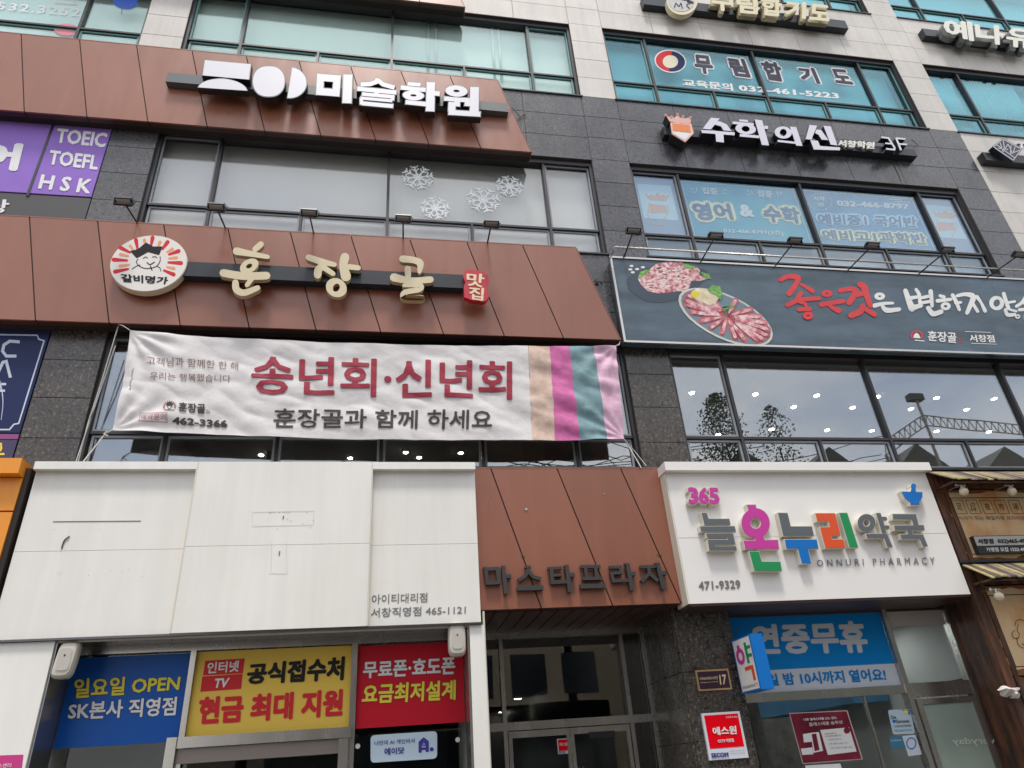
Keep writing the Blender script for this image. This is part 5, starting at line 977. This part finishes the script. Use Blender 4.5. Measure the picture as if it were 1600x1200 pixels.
# snowflake stickers
snow = mat('white vinyl flake', (.92, .96, .97), rough=.5)
def flake(px, py, r, k, lb):
    t = MB(); c_ = P(px, py, Yv); R0 = r / 62.0 * .9
    def ln(a, b_, w_, i): 
        d = (b_ - a).normalized(); n_ = Vector((-d.z, 0, d.x)) * w_; t.prism([a + n_, b_ + n_, b_ - n_, a - n_], Yv - i * .0003, Yv - i * .00005 + .001)
    for j in range(k):
        th = 2 * math.pi * j / k + .25; d = Vector((math.cos(th), 0, math.sin(th))); e = c_ + d * R0; ln(c_, e, .014, j)
        for rr in (.55, .8):
            m_ = c_ + d * R0 * rr
            for sg in (-1, 1): th2 = th + sg * .9; ln(m_, m_ + Vector((math.cos(th2), 0, math.sin(th2))) * R0 * .34, .012, j + 7 + (sg > 0) * 7)
    t.ring([(c_.x + R0 * .3 * math.cos(a), c_.z + R0 * .3 * math.sin(a)) for a in [i * math.pi / 8 for i in range(16)]], [(c_.x + R0 * .22 * math.cos(a), c_.z + R0 * .22 * math.sin(a)) for a in [i * math.pi / 8 for i in range(16)]], Yv - .0022, Yv - .001)
    o = t.build('snowflake_sticker', snow); tag(o, lb, 'sticker', 'snowflake stickers on the third floor window')
flake(653, 277, 19, 8, 'white snowflake sticker, topmost left of the four on the third floor window'); flake(680, 325, 17, 8, 'white snowflake sticker lowest of the four on the third floor window'); flake(755, 312, 20, 8, 'large white snowflake sticker right of the lowest one'); flake(796, 291, 17, 8, 'white snowflake sticker nearest the right mullion')
# things seen inside the third floor window
q = MB(); a, b_ = P(894, 330, .7), P(906, 358, .7); q.tube(a, b_, .02); q.tube(P(862, 331, .7), P(890, 331, .7), .012); q.tube(P(865, 333, .7), P(868, 345, .7), .01)
single(q.build('inside_tube_light', mat('pale tube', (.9, .92, .92), emit=.5)), 'thin white lamp tube inside the last third floor pane', 'lamp')
# ---------------------------------------------------------------- left bay signs
PV = thing('purple_language_sign', P(80, 250, 0), 'purple window sign with white letters TOEIC TOEFL HSK', 'sign')
purple = mat('violet vinyl', (.29, .165, .56), spec=.15, rough=.45, var=.05)
def zz(px, py): return P(px, py, -.0)
xs_ = P(84, 194, 0).x; xb_ = (P(84, 194, 0).x + P(45, 303, 0).x) / 2
MB().box(xb_ + .02, XL0 - .01, -.01, .1, 9.86, 11.55).build('panel', purple, PV); MB().box(-9.5, xb_ - .02, -.01, .1, 9.86, 11.55).build('panel', purple, PV)
MB().box(xb_ - .02, xb_ + .02, -.016, .1, 9.8, 11.58).build('divider', frame_dark, PV)
for s_, q4 in (('TOEIC', [(90, 200), (169, 208), (164, 231), (86, 223)]), ('TOEFL', [(79, 234), (156, 243), (152, 266), (74, 257)]), ('H S K', [(65, 272), (146, 280), (140, 303), (59, 295)])): text(s_, q4, -.014, wht, PV, bold=.035)
text('어', [(-26, 222), (38, 224), (27, 268), (-34, 262)], -.014, wht, PV, bold=.06)
text('상', [(-22, 310), (16, 312), (12, 334), (-26, 332)], -.006, wht, PV, bold=.03)
MB().box(-9.5, XL0 - .01, .0, .12, 9.1, 9.84).build('lower_strip', mat('dark grey strip', (.06, .06, .062), rough=.5), PV)
NV = thing('navy_sign', P(40, 600, 0), 'navy sign with white notched border and letters at the left edge', 'sign')
nvb = mat('navy vinyl', (.022, .032, .10), spec=.15, rough=.35, var=.1)
MB().box(-9.5, XL0 - .01, -.01, .1, 5.80, 7.36).build('panel', nvb, NV); MB().box(-9.5, XL0 - .01, -.008, .1, 4.9, 5.70).build('lower_panel', mat('dark violet vinyl', (.04, .03, .10), rough=.35), NV); MB().box(-9.5, XL0 - .01, -.012, .1, 5.71, 5.78).build('purple_line', mat('plum line', (.22, .06, .20), rough=.4), NV)
cn = C(4.615, 0, 500); YV = -.013
q = MB()
q.stroke([cn(-60, 104), cn(268, 110), cn(280, 138), cn(318, 150), cn(135, 745), cn(100, 752), cn(68, 790), cn(-60, 790)], 2.2, YV); q.build('border', mat('pale border', (.55, .62, .74), rough=.4), NV)
glyph(NV, [([(142, 158), (70, 152), (28, 180), (18, 225), (45, 260), (118, 260)], 4.6)], YV, .002, MATS['pale border'], conv=cn)
glyph(NV, [([(-30, 412), (20, 305), (45, 298), (75, 415)], 4.6)], YV, .002, MATS['pale border'], conv=cn)
glyph(NV, [([(-10, 462), (44, 462)], 3.6), ([(-10, 510), (36, 510)], 3.6), ([(0, 462), (-6, 510)], 4)], YV, .002, MATS['pale border'], conv=cn)
glyph(NV, [([(2, 440), (18, 540), (20, 620), (8, 720)], [.8, 1.6, 1, .8])], YV, .002, MATS['pale border'], conv=cn, cap='r')
glyph(NV, [([(5, 890), (10, 925), (0, 945)], 3), ([(-20, 968), (32, 966)], 3), ([(-5, 893), (14, 893)], 3)], -.011, .002, yl, conv=cn)
# top left window lettering
TL_ = vinyl('phone_number_vinyl', (60, 15), 'white phone number 532.3252 on the teal window at the top left corner')
text('532.3252', [(-3, 3), (127, 13.5), (124, 26), (-6, 14.5)], Yv, wht, TL_, bold=.01, n=4, space=1.15); q = MB(); q.stroke([(84, 3), (120, 6)], 2, Yv); q.stroke([(92, -4), (116, -2), (114, 3)], 1.8, Yv - .001); q.build('lettering', wht, TL_)
q = MB(); q.pell((196, 3), 19.5, 11, Yv, rot=.1); q.stroke([(191, 5), (190, 21)], .9, Yv - .002); tag(q.build('blue_dot_sticker', mat('blue dot vinyl', (.03, .12, .55), rough=.5)), 'round blue sticker on the teal window at the top left', 'sticker')
q = MB(); q.pell((104, 46), 20, 9, Yv - .02, rot=.05); tag(q.build('pink_dot_sticker', mat('pink dot vinyl', (.70, .20, .26), rough=.5)), 'round pink sticker just above the upper brown canopy', 'sticker')
# ---------------------------------------------------------------- banner
BN = thing('cloth_banner', (0, -.22, 5.7), 'wrinkled white cloth banner 송년회·신년회 with coloured stripes tied under the middle canopy', 'banner')
def disp(x, z):
    a = noise.noise((x * 1.3 + z * 2.0, z * 1.2 - x * .4, 3.1)) * .030 + noise.noise((x * 3.4 + z * 5, z * 4 - x * 1.2, 9.7)) * .011 + noise.noise((x * 9, z * 9, 1.7)) * .003
    a -= abs(noise.noise((x * 2.1 + z * 2.6, z * 2.9 - x * .6, 5.5))) * .030
    for cx_, cz_, k_ in ((-3.56, 7.25, 15), (-3.49, 5.75, 13), (3.45, 7.25, 13), (3.35, 5.70, 15)):
        dx_, dz_ = x - cx_, z - cz_; dd = math.hypot(dx_, dz_)
        if dd < 2.4: a += math.sin(math.atan2(dz_, dx_) * k_ + noise.noise((x, z, k_)) * 1.5) * .030 * min(1, dd * 2) * math.exp(-dd / .8)
    r = max(0, (x - 1.2) / 2.3); a += math.sin((x * 1.0 + z * 2.3) * 6.5 + noise.noise((x, z, 0)) * 3) * .016 * min(1, r)
    l = max(0, (-2.2 - x) / 1.4); a += math.sin((x * 2.0 - z * 1.6) * 5.0) * .012 * min(1, l)
    return a
def bpt(u, v, off=0):
    tx, ty = 203 + 759 * u, 516 + 25 * u + 9 * (4 * u * (1 - u)) * (1.2 - .4 * u); bx_, by_ = 175 + 800 * u, 671 + 15 * u + 8 * (4 * u * (1 - u))
    bow = 3 * math.sin(math.pi * v) * (1 if u < .02 else 0)
    p = P(tx + (bx_ - tx) * v + bow, ty + (by_ - ty) * v, -.235); p.y += disp(p.x, p.z) - off; return p
ut = [(824.7 - 203) / 759, (859 - 203) / 759, (890 - 203) / 759, (928 - 203) / 759, 1.0]; ub = [(831.6 - 175) / 800, (867.7 - 175) / 800, (905.5 - 175) / 800, (948.5 - 175) / 800, 1.0]
def patch(name, l0_, l1, r0, r1, nu, M, jag=0):
    b = MB(); nv_ = 64; vs = []
    for j in range(nv_ + 1):
        v = j / nv_; a = l0_ + (l1 - l0_) * v + jag * noise.noise((v * 9, l0_ * 7, 0)) * .002; c_ = r0 + (r1 - r0) * v + (jag if r0 < .999 else 0) * noise.noise((v * 9, r0 * 7, 0)) * .002
        for i in range(nu + 1): vs.append(bpt(a + (c_ - a) * i / nu, v))
    b.add(vs, [(j * (nu + 1) + i, (j + 1) * (nu + 1) + i, (j + 1) * (nu + 1) + i + 1, j * (nu + 1) + i + 1) for j in range(nv_) for i in range(nu)]); b.build(name, M, BN, smooth=True)
cb_ = dict(rough=.75, bump=.9, bscale=7)
patch('cloth', 0, 0, ut[0], ub[0], 230, mat('white banner cloth', (.68, .655, .655), var=.05, scale=1.3, streak=.03, **cb_))
for k, c_ in enumerate(((.62, .46, .38), (.56, .13, .34), (.18, .30, .33), (.66, .42, .55))): patch('stripe', ut[k], ub[k], ut[k + 1], ub[k + 1], 14, mat('banner stripe %d' % k, c_, var=.2, scale=7, **cb_), 1)
def drape(b, name, M, parent, label=None):
    bm = bmesh.new(); vs = [bm.verts.new(v) for v in b.v]
    for f in b.f:
        try: bm.faces.new([vs[i] for i in f])
        except ValueError: pass
    xs2 = [v[0] for v in b.v]; zs2 = [v[2] for v in b.v]; st = .06
    x = math.ceil(min(xs2) / st) * st
    while x < max(xs2): bmesh.ops.bisect_plane(bm, geom=bm.verts[:] + bm.edges[:] + bm.faces[:], plane_co=(x, 0, 0), plane_no=(1, 0, 0)); x += st
    z = math.ceil(min(zs2) / st) * st
    while z < max(zs2): bmesh.ops.bisect_plane(bm, geom=bm.verts[:] + bm.edges[:] + bm.faces[:], plane_co=(0, 0, z), plane_no=(0, 0, 1)); z += st
    for v in bm.verts: v.co.y += disp(v.co.x, v.co.z) - .0095
    me = bpy.data.meshes.new(name); bm.to_mesh(me); bm.free(); me.materials.append(M); return link(name, me, parent, label)
YBN = -.235
ban_r = mat('banner red ink', (.33, .022, .05), **cb_); ban_k = mat('banner black ink', (.04, .035, .035), **cb_); ban_b = mat('banner brown ink', (.22, .13, .11), **cb_)
c6 = C(2.909, 450, 300)
text('송년회·신년회', [(394, 556), (800, 566), (800, 625), (392, 617)], YBN, ban_r, BN, bold=.022, drape=drape)
text('훈장골과 함께 하세요', [(428, 639), (769, 641), (768, 672), (427, 669)], YBN, ban_k, BN, bold=.018, drape=drape, n=6)
text('고객님과 함께한 한 해', [ch(735, 822), ch(1192, 852), ch(1192, 893), ch(735, 865)], YBN, ban_b, BN, drape=drape); text('우리는 행복했습니다', [ch(752, 902), ch(1155, 920), ch(1152, 955), ch(752, 942)], YBN, ban_b, BN, drape=drape)
text('훈장골', [ch(895, 1052), ch(1028, 1060), ch(1028, 1110), ch(895, 1102)], YBN, ban_k, BN, bold=.03, drape=drape, n=6); text('462-3366', [ch(865, 1130), ch(1138, 1142), ch(1138, 1180), ch(862, 1165)], YBN, ban_k, BN, bold=.045, drape=drape); text('예약문의', [ch(706, 1112), ch(832, 1118), ch(832, 1146), ch(704, 1140)], YBN, ban_r, BN, drape=drape); text('집', [ch(1030, 1088), ch(1048, 1088), ch(1048, 1108), ch(1030, 1108)], YBN, ban_r, BN, drape=drape)
b = MB()
for a, c_ in (((700, 1104), (840, 1112)), ((840, 1112), (838, 1154)), ((838, 1154), (696, 1146)), ((696, 1146), (700, 1104))): b.stroke([ch(*a), ch(*c_)], .6, YBN)
for i in range(11):
    a = math.radians(165 + i * 21); b.stroke([ch(850 + 34 * math.cos(a), 1076 + 30 * math.sin(a)), ch(850 + 24 * math.cos(a), 1076 + 22 * math.sin(a))], 1.4, YBN)
drape(b, 'emblem_ray', ban_r, BN)
b = MB(); b.ppoly([ch(832, 1062), ch(850, 1050), (ch(868, 1062)), ch(864, 1072), ch(836, 1070)], YBN); b.stroke([ch(838, 1075), ch(850, 1092), ch(864, 1076)], .8, YBN); b.stroke([ch(825, 1094), ch(876, 1096)], 1, YBN); drape(b, 'emblem', ban_k, BN)
rope = mat('white rope', (.62, .60, .56), rough=.7)
MB().path([bpt(0, 0), P(192, 509, -.24), P(184, 506, -.2)], .007).build('rope', rope, BN)
MB().path([P(186, 505, -.18), P(160, 592, -.12), P(138, 660, -.05), P(122, 722, -.02)], .008).build('rope', rope, BN)
MB().path([bpt(0, 1), P(165, 677, -.22), P(128, 724, -.3)], .008).build('rope', rope, BN)
MB().path([P(165, 677, -.22), P(168, 672, -.25), P(162, 678, -.24), P(169, 681, -.25)], .006).build('rope', rope, BN)
MB().path([bpt(1, 1), P(981, 695, -.2), P(1002, 731, -.3)], .008).build('rope', rope, BN)
MB().path([bpt(1, 1), P(990, 703, -.2), P(1010, 728, -.3)], .005).build('rope', rope, BN)
MB().path([bpt(1, 0), P(967, 539, -.24), P(969, 533, -.2)], .008).build('rope', rope, BN)

q = MB(); 
for dx in (0.0, 1.0): q.path([P(180 + dx, 540, -.05), P(118 + dx, 722, -.05)], .004)
q.build('guide_wire', steel, BN)
# ---------------------------------------------------------------- restaurant shopfront at the right
RS = thing('night_market_front', (8.6, -.4, 0), 'rusty brown wooden restaurant front with aged paper boards at the right edge', 'shop front')
wood = mat('rusty dark wood', (.13, .048, .022), rough=.55, col2=(.025, .012, .008), scale=3, var=.3, stretch=(3, 3, .6), bump=.3, bscale=25); paper = mat('aged paper board', (.74, .57, .34), rough=.7, col2=(.50, .26, .10), scale=1.9, var=.25); burnt = mat('burnt board edge', (.20, .075, .02), rough=.7, var=.3, scale=6)
q = MB(); q.box(8.03, 8.10, -.44, .35, 0, 5.1); q.build('side_wall', wood, RS)
q = MB(); q.box(7.86, 7.98, -.46, -.34, 0, 5.1); q.build('corner_post', wood, RS)
q = MB(); q.box(7.98, 12.4, -.42, -.2, 4.82, 5.15); q.box(7.98, 12.4, -.42, -.2, 3.42, 3.72); q.box(7.98, 12.4, -.42, -.2, 2.08, 2.24); q.build('beam', wood, RS)
q = MB(); q.box(8.0, 12.4, -.36, -.2, 2.2, 4.85); q.build('backing', wood, RS)
YR = -.43
def board(z0, z1, x0):
    o = MB().box(x0, 12.3, YR + .004, -.37, z0, z1).build('board', burnt, RS); 
    rj = random.Random(int(z0 * 10)); jx = lambda: rj.uniform(.03, .085); pts = [(x0 + jx(), z0 + .06 + (z1 - z0 - .1) * i / 14) for i in range(15)] + [(x0 + .1 + i * .14, z1 - jx() * .7) for i in range(1, 28)] + [(12.3, z1 - .05), (12.3, z0 + .05)] + [(x0 + .1 + i * .14, z0 + jx()) for i in range(27, 0, -1)]
    MB().prism(pts, YR, YR + .003).build('paper', paper, o); e = MB(); e.box(x0 + .12, 12.3, YR - .003, YR - .001, z1 - .13, z1 - .12); e.box(x0 + .12, 12.3, YR - .003, YR - .001, z0 + .1, z0 + .11); e.box(x0 + .12, x0 + .13, YR - .003, YR - .001, z0 + .11, z1 - .13); e.build('ink_border', blk, o); return o
board(3.74, 4.80, 7.985); board(2.26, 3.40, 7.985)
cr_ = C(4, 1400, 700)
brownink = mat('brown ink', (.10, .07, .04), rough=.7)
for i, s_ in enumerate(('足', '', '夜', '市', '場')):
    u0 = 345 + i * 88; qd = [cr_(u0, 326), cr_(u0 + 68, 326), cr_(u0 + 102, 410), cr_(u0 + 34, 410)]
    q = MB(); [q.stroke([qd[k], qd[(k + 1) % 4]], .6, YR - .006, .001) for k in range(4)]; q.build('ink_box', brownink, RS)
    if s_: text(s_, [cr_(u0 + 26, 345), cr_(u0 + 60, 345), cr_(u0 + 76, 388), cr_(u0 + 42, 388)], YR - .006, brownink, RS)
    else:
        q = MB(); q.pell(cr_(u0 + 46, 355), 3.4, 3, YR - .006, hole=(2.6, 2.2)); q.stroke([cr_(u0 + 38, 370), cr_(u0 + 42, 392), cr_(u0 + 56, 378), cr_(u0 + 66, 392), cr_(u0 + 62, 370)], .8, YR - .006, .001, 'r'); q.build('ink_drawing', brownink, RS)
text('식사가 되는 패밀리형 프리미엄 족발야시장', [cr_(385, 425), cr_(960, 425), cr_(965, 450), cr_(398, 450)], YR - .006, brownink, RS)
t = thing('number_panel', P(1560, 850, -.5), 'small black and silver raised panel with phone number 465-49 on the upper paper board', 'sign')
q = MB(); K = [P(*cr_(*p), -.5) for p in ((475, 548), (830, 545), (860, 655), (500, 660))]
xx0, xx1 = P(*cr_(478, 550), -.5).x, 9.6; za, zm, zc = P(*cr_(480, 550), -.5).z, P(*cr_(492, 612), -.5).z, P(*cr_(505, 660), -.5).z
MB().box(xx0, xx1, -.5, -.43, zc, za).build('case', black_metal, t); MB().box(xx0 + .01, xx1, -.505, -.501, zm, za - .01).build('silver_strip', mat('silver film', (.42, .42, .40), rough=.4), t)
text('서창점', [cr_(508, 566), cr_(605, 566), cr_(612, 598), cr_(514, 600)], -.508, blk, t, bold=.035); text('032)465-49', [cr_(632, 570), cr_(805, 567), cr_(812, 600), cr_(640, 602)], -.508, blk, t, bold=.035); text('가맹점 모집 1522-49', [cr_(560, 622), cr_(803, 619), cr_(808, 646), cr_(568, 648)], -.504, wht, t, bold=.015, n=4)
q = MB(); 
for s_ in ([(945, 310), (952, 280), (985, 272), (1005, 285)], [(965, 300), (958, 340), (975, 365)], [(940, 340), (925, 360), (935, 385), (962, 390), (970, 370)], [(955, 385), (965, 430), (1000, 450), (1040, 440)], [(990, 420), (995, 432), (1003, 425)]): q.stroke([c8(*p) for p in s_], 1, YR - .006, .001, 'r')
q.build('ink_drawing', brownink, RS)
# wooden slat awnings
wcols = [mat('weathered slat grey', (.20, .16, .13), rough=.8, var=.3, scale=12), mat('weathered slat yellow', (.36, .31, .14), rough=.8, var=.3, scale=12), mat('weathered slat brown', (.10, .07, .06), rough=.8, var=.25, scale=12), mat('weathered slat tan', (.25, .20, .13), rough=.8, var=.25, scale=12)]
def awning(zt2, zb2, x0, label):
    A_ = thing('slat_awning', (x0, -.45, zb2), label, 'awning'); x = x0; k = 0
    while x < 11.4:
        w_ = random.uniform(.055, .10); dz = random.uniform(-.015, .012); q = MB(); yb, yt = -.86, -.43; sl = -.0
        vs = [(x, yt, zt2), (x + w_, yt, zt2), (x + w_ + sl, yb, zb2 + dz), (x + sl, yb, zb2 + dz)]; vs += [(a, b_, c_ + .018) for a, b_, c_ in vs]
        q.add(vs, [(0, 1, 2, 3)[::-1], (4, 5, 6, 7), (0, 4, 5, 1)[::-1], (1, 5, 6, 2)[::-1], (2, 6, 7, 3)[::-1], (3, 7, 4, 0)[::-1]]); q.build('slat', wcols[random.choice((0, 1, 2, 3, 0, 3, 2, 1))], A_); x += w_ + .004; k += 1
    q = MB(); q.box(x0 - .02, 11.4, -.48, -.42, zt2 + .02, zt2 + .05); q.build('ridge', black_metal, A_)
    q = MB(); q.tube((x0 + .06, -.43, zt2 - .28), (x0 + .06, -.80, zb2 - .01), .018); q.tube((x0 + .06, -.80, zb2 - .02), (11.4, -.80, zb2 - .02), .015); q.build('brace', wood, A_)
awning(5.08, 4.80, 7.86, 'upper weathered wooden slat awning beside the pharmacy sign'); awning(3.70, 3.42, 7.86, 'lower weathered wooden slat awning under the number panel board')
def bulb(px, py, lb):
    p = P(px, py, -.72); t = thing('bulb_lamp', p, lb, 'lamp'); MB().ball(p, .062, 14).build('globe', mat('cream glass globe', (.66, .58, .42), rough=.25), t, smooth=True); q = MB(); q.tube(p + Vector((0, .0, .05)), p + Vector((0, 0, .10)), .025); q.tube(p + Vector((-.07, .02, .10)), p + Vector((.07, .02, .10)), .022); q.path([p + Vector((0, 0, .1)), (p.x, -.44, p.z + .12)], .01); q.build('holder', steel, t)
bulb(1506, 768, 'cream globe lamp under the upper slat awning near the pharmacy sign'); bulb(1581, 768, 'cream globe lamp under the upper slat awning at the right edge'); bulb(1561, 932, 'cream globe lamp under the lower slat awning')
t = thing('folded_cloth', P(1575, 1083, -.5), 'crumpled white cloth tied under the lower paper board', 'cloth')
c_ = P(1577, 1082, -.5)
for k_, (ox, oz, rr_) in enumerate(((-.05, .02, .085), (.05, -.03, .07), (.09, .03, .05))):
    q = MB(); q.ball((c_.x + ox, c_.y, c_.z + oz), rr_, 22, sz=.62)
    q.v = [(x + noise.noise((x * 14, z * 22, k_)) * .05, y + noise.noise((x * 16, z * 16, 7 + k_)) * .04, z + noise.noise((x * 19, y * 12, z * 19)) * .035) for x, y, z in q.v]
    q.build('fold', mat('white cloth', (.62, .58, .54), rough=.8), t)
# lower window of the restaurant
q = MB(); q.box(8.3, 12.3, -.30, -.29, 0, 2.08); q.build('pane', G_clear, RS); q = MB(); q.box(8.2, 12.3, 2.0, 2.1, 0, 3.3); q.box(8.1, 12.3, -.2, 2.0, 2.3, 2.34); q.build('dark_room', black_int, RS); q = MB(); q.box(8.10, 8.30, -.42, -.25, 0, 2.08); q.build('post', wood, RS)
# ================================================================= ACROSS THE STREET (seen mirrored in the glass)
OB = thing('opposite_building', (2, -30, 0), 'low tan building across the street mirrored in the entrance glass', 'building')
tan = mat('tan render', (.5, .42, .32), rough=.8, var=.08); q = MB(); q.box(-9, 16, -38, -30, 0, 14.2); q.build('wall', tan, OB)
q = MB(); q.box(-9.2, 16.2, -38.2, -29.8, 14.2, 14.6); q.build('cornice', mat('pale cornice', (.55, .50, .44), rough=.8), OB)
for z in (5.2, 8.3, 11.4):
    for x in range(-5, 12, 3): q = MB(); q.box(x, x + 2, -30.05, -29.97, z, z + 2.2); q.build('window', mat('dark glazing', (.03, .04, .05), rough=.1), OB)
q = MB(); q.box(-5.5, 12.5, -30.05, -29.95, 0.3, 3.6); q.build('shop_window', MATS['dark glazing'], OB); q = MB(); q.box(-5.5, 12.5, -30.3, -30.0, 3.7, 4.8); q.build('shop_sign', mat('pale sign', (.5, .45, .40), rough=.6), OB)
for i, (w_, c_) in enumerate(((2.6, (.5, .05, .04)), (2.2, (.6, .55, .5)), (3.0, (.05, .2, .4)), (2.4, (.6, .45, .05)), (2.8, (.55, .55, .55)), (2.0, (.06, .3, .12)), (2.6, (.5, .2, .05)))):
    x = -5.4 + i * 2.75; q = MB(); q.box(x, x + w_ - .1, -30.5, -30.31, 3.75, 4.7); q.build('shop_board', mat('shop board %d' % i, c_, rough=.5), OB); q = MB(); q.box(x + .3, x + w_ - .5, -30.56, -30.505, 4.0, 4.4); q.build('board_stripe', MATS['white print'], OB)
for x in (-6.8, -1.2, 4.6, 10.2): q = MB(); q.box(x, x + .5, -30.5, -30.0, 0, 14.2); q.build('pilaster', MATS['pale cornice'], OB)
def tree(x, y, h, r, lb, seed, dens=6500):
    random.seed(seed); t = thing('street_tree', (x, y, 0), lb, 'tree'); q = MB(); q.tube((x, y, 0), (x + .2, y, h * .5), .16, 8, r2=.1); q.tube((x + .2, y, h * .5), (x + .1, y, h * .9), .1, 8, r2=.03)
    for i in range(14): a = random.uniform(0, 6.3); z = h * random.uniform(.4, .8); q.tube((x + .15, y, z), (x + math.cos(a) * r * .8, y + math.sin(a) * r * .8, z + random.uniform(.5, 1.6)), .04, 5, r2=.012)
    q.build('trunk', mat('bark', (.08, .06, .045), rough=.9), t); q = MB()
    for i in range(dens):
        a = random.uniform(0, 6.3); u = random.random() ** .5; zz_ = random.uniform(-1, 1); rr = r * math.sqrt(max(0, 1 - zz_ * zz_)) * u * (1 + .5 * noise.noise((a * 1.5, zz_ * 3, seed))) * random.choice((.8, 1, 1.15)); c2_ = Vector((x + rr * math.cos(a), y + rr * math.sin(a), h * .7 + zz_ * h * .33)); e1 = Vector((random.gauss(0, 1), random.gauss(0, 1), random.gauss(0, 1))).normalized() * .06; e2 = e1.orthogonal().normalized() * .035
        q.quad3(c2_ - e1, c2_ + e2, c2_ + e1, c2_ - e2)
    tag(q.build('crown', mat('evergreen leaves', (.075, .10, .055), rough=.7, var=.4, scale=3), t), kind='stuff')
def mir(px, py): return P(px, py, 14.78)
tree(mir(1115, 625).x, -14.5, mir(1112, 632).z, 1.15, 'dark evergreen tree across the pavement mirrored in the first pane of the second floor', 3)
tree(mir(1205, 648).x, -14.5, mir(1205, 650).z, 1.0, 'sparse tree mirrored in the second pane of the second floor', 5, 2200)
random.seed(11)
HB = thing('hall_building', (26, -24, 0), 'long hall with dark pitched roof across the street mirrored in the lower second floor panes', 'building')
hx0, hx1, hz = P(1085, 700, 22.3).x, 62, P(1300, 697, 22.3).z
q = MB(); q.box(hx0, hx1, -34, -22, 0, hz - 2.2); q.build('wall', mat('grey green wall', (.22, .24, .20), rough=.8, var=.15), HB)
q = MB()
for i in range(9):
    a = hx0 + (hx1 - hx0) * i / 9; c_ = hx0 + (hx1 - hx0) * (i + 1) / 9; q2 = MB(); q2.prism([(a + .1, hz - 2.2), (c_ - .1, hz - 2.2), ((a + c_) / 2, hz + random.uniform(-.5, .1))], -33, -21.7); q2.build('roof', mat('dark roof sheet', (.07, .075, .065), rough=.7, var=.2), HB)
for i in range(14): a = hx0 + 1 + i * (hx1 - hx0 - 2) / 14; q2 = MB(); q2.box(a, a + 1.6, -22.05, -21.95, hz - 4.6, hz - 2.9); q2.build('window', MATS['dark glazing'], HB)
GT = thing('lattice_gantry', (26, -15, 0), 'steel lattice gantry with floodlight mirrored in the second floor glass', 'gantry')
q = MB(); ga, gb, gc = [Vector((v.x, -14.5, v.z - .5)) for v in (mir(1384, 692), mir(1440, 652), mir(1640, 672))]
for a, b_, n_ in ((ga, gb, 7), (gb, gc, 18)):
    d = (b_ - a) / n_; up = Vector((0, 0, .5)); q.tube(a, b_, .03, 5); q.tube(a + up, b_ + up, .03, 5)
    for i in range(n_): q.tube(a + d * i, a + d * (i + .5) + up, .02, 4); q.tube(a + d * (i + .5) + up, a + d * (i + 1), .02, 4)
q.tube((gb.x, -14.5, 0), (gb.x, -14.5, gb.z + 1.2), .06, 6); q.tube((gc.x, -14.5, 0), (gc.x, -14.5, gc.z), .1, 6); q.tube((ga.x, -14.5, 0), (ga.x, -14.5, ga.z), .06, 6); q.build('truss', mat('weathered steel', (.34, .31, .27), rough=.6), GT)
q = MB(); q.box(gb.x - .35, gb.x + .3, -14.65, -14.35, gb.z + 1.2, gb.z + 1.5); q.build('floodlight', black_metal, GT)
CB = thing('overhead_cables', (6, -13, 8), 'tangle of overhead street cables mirrored in the lower second floor panes', 'cables')
for i in range(26):
    x0 = random.uniform(-2, 12); x1 = x0 + random.uniform(6, 16); z0 = random.uniform(10.2, 12.4); z1 = random.uniform(10.2, 12.4); pts = [Vector((x0 + (x1 - x0) * t_ / 10, -13.5 + .4 * math.sin(i), z0 + (z1 - z0) * t_ / 10 - 1.1 * (t_ / 10) * (1 - t_ / 10) * 4 * random.choice((.5, 1)) * .6)) for t_ in range(11)]
    q = MB(); q.path(pts, .018, 4); q.build('cable', black_metal, CB)
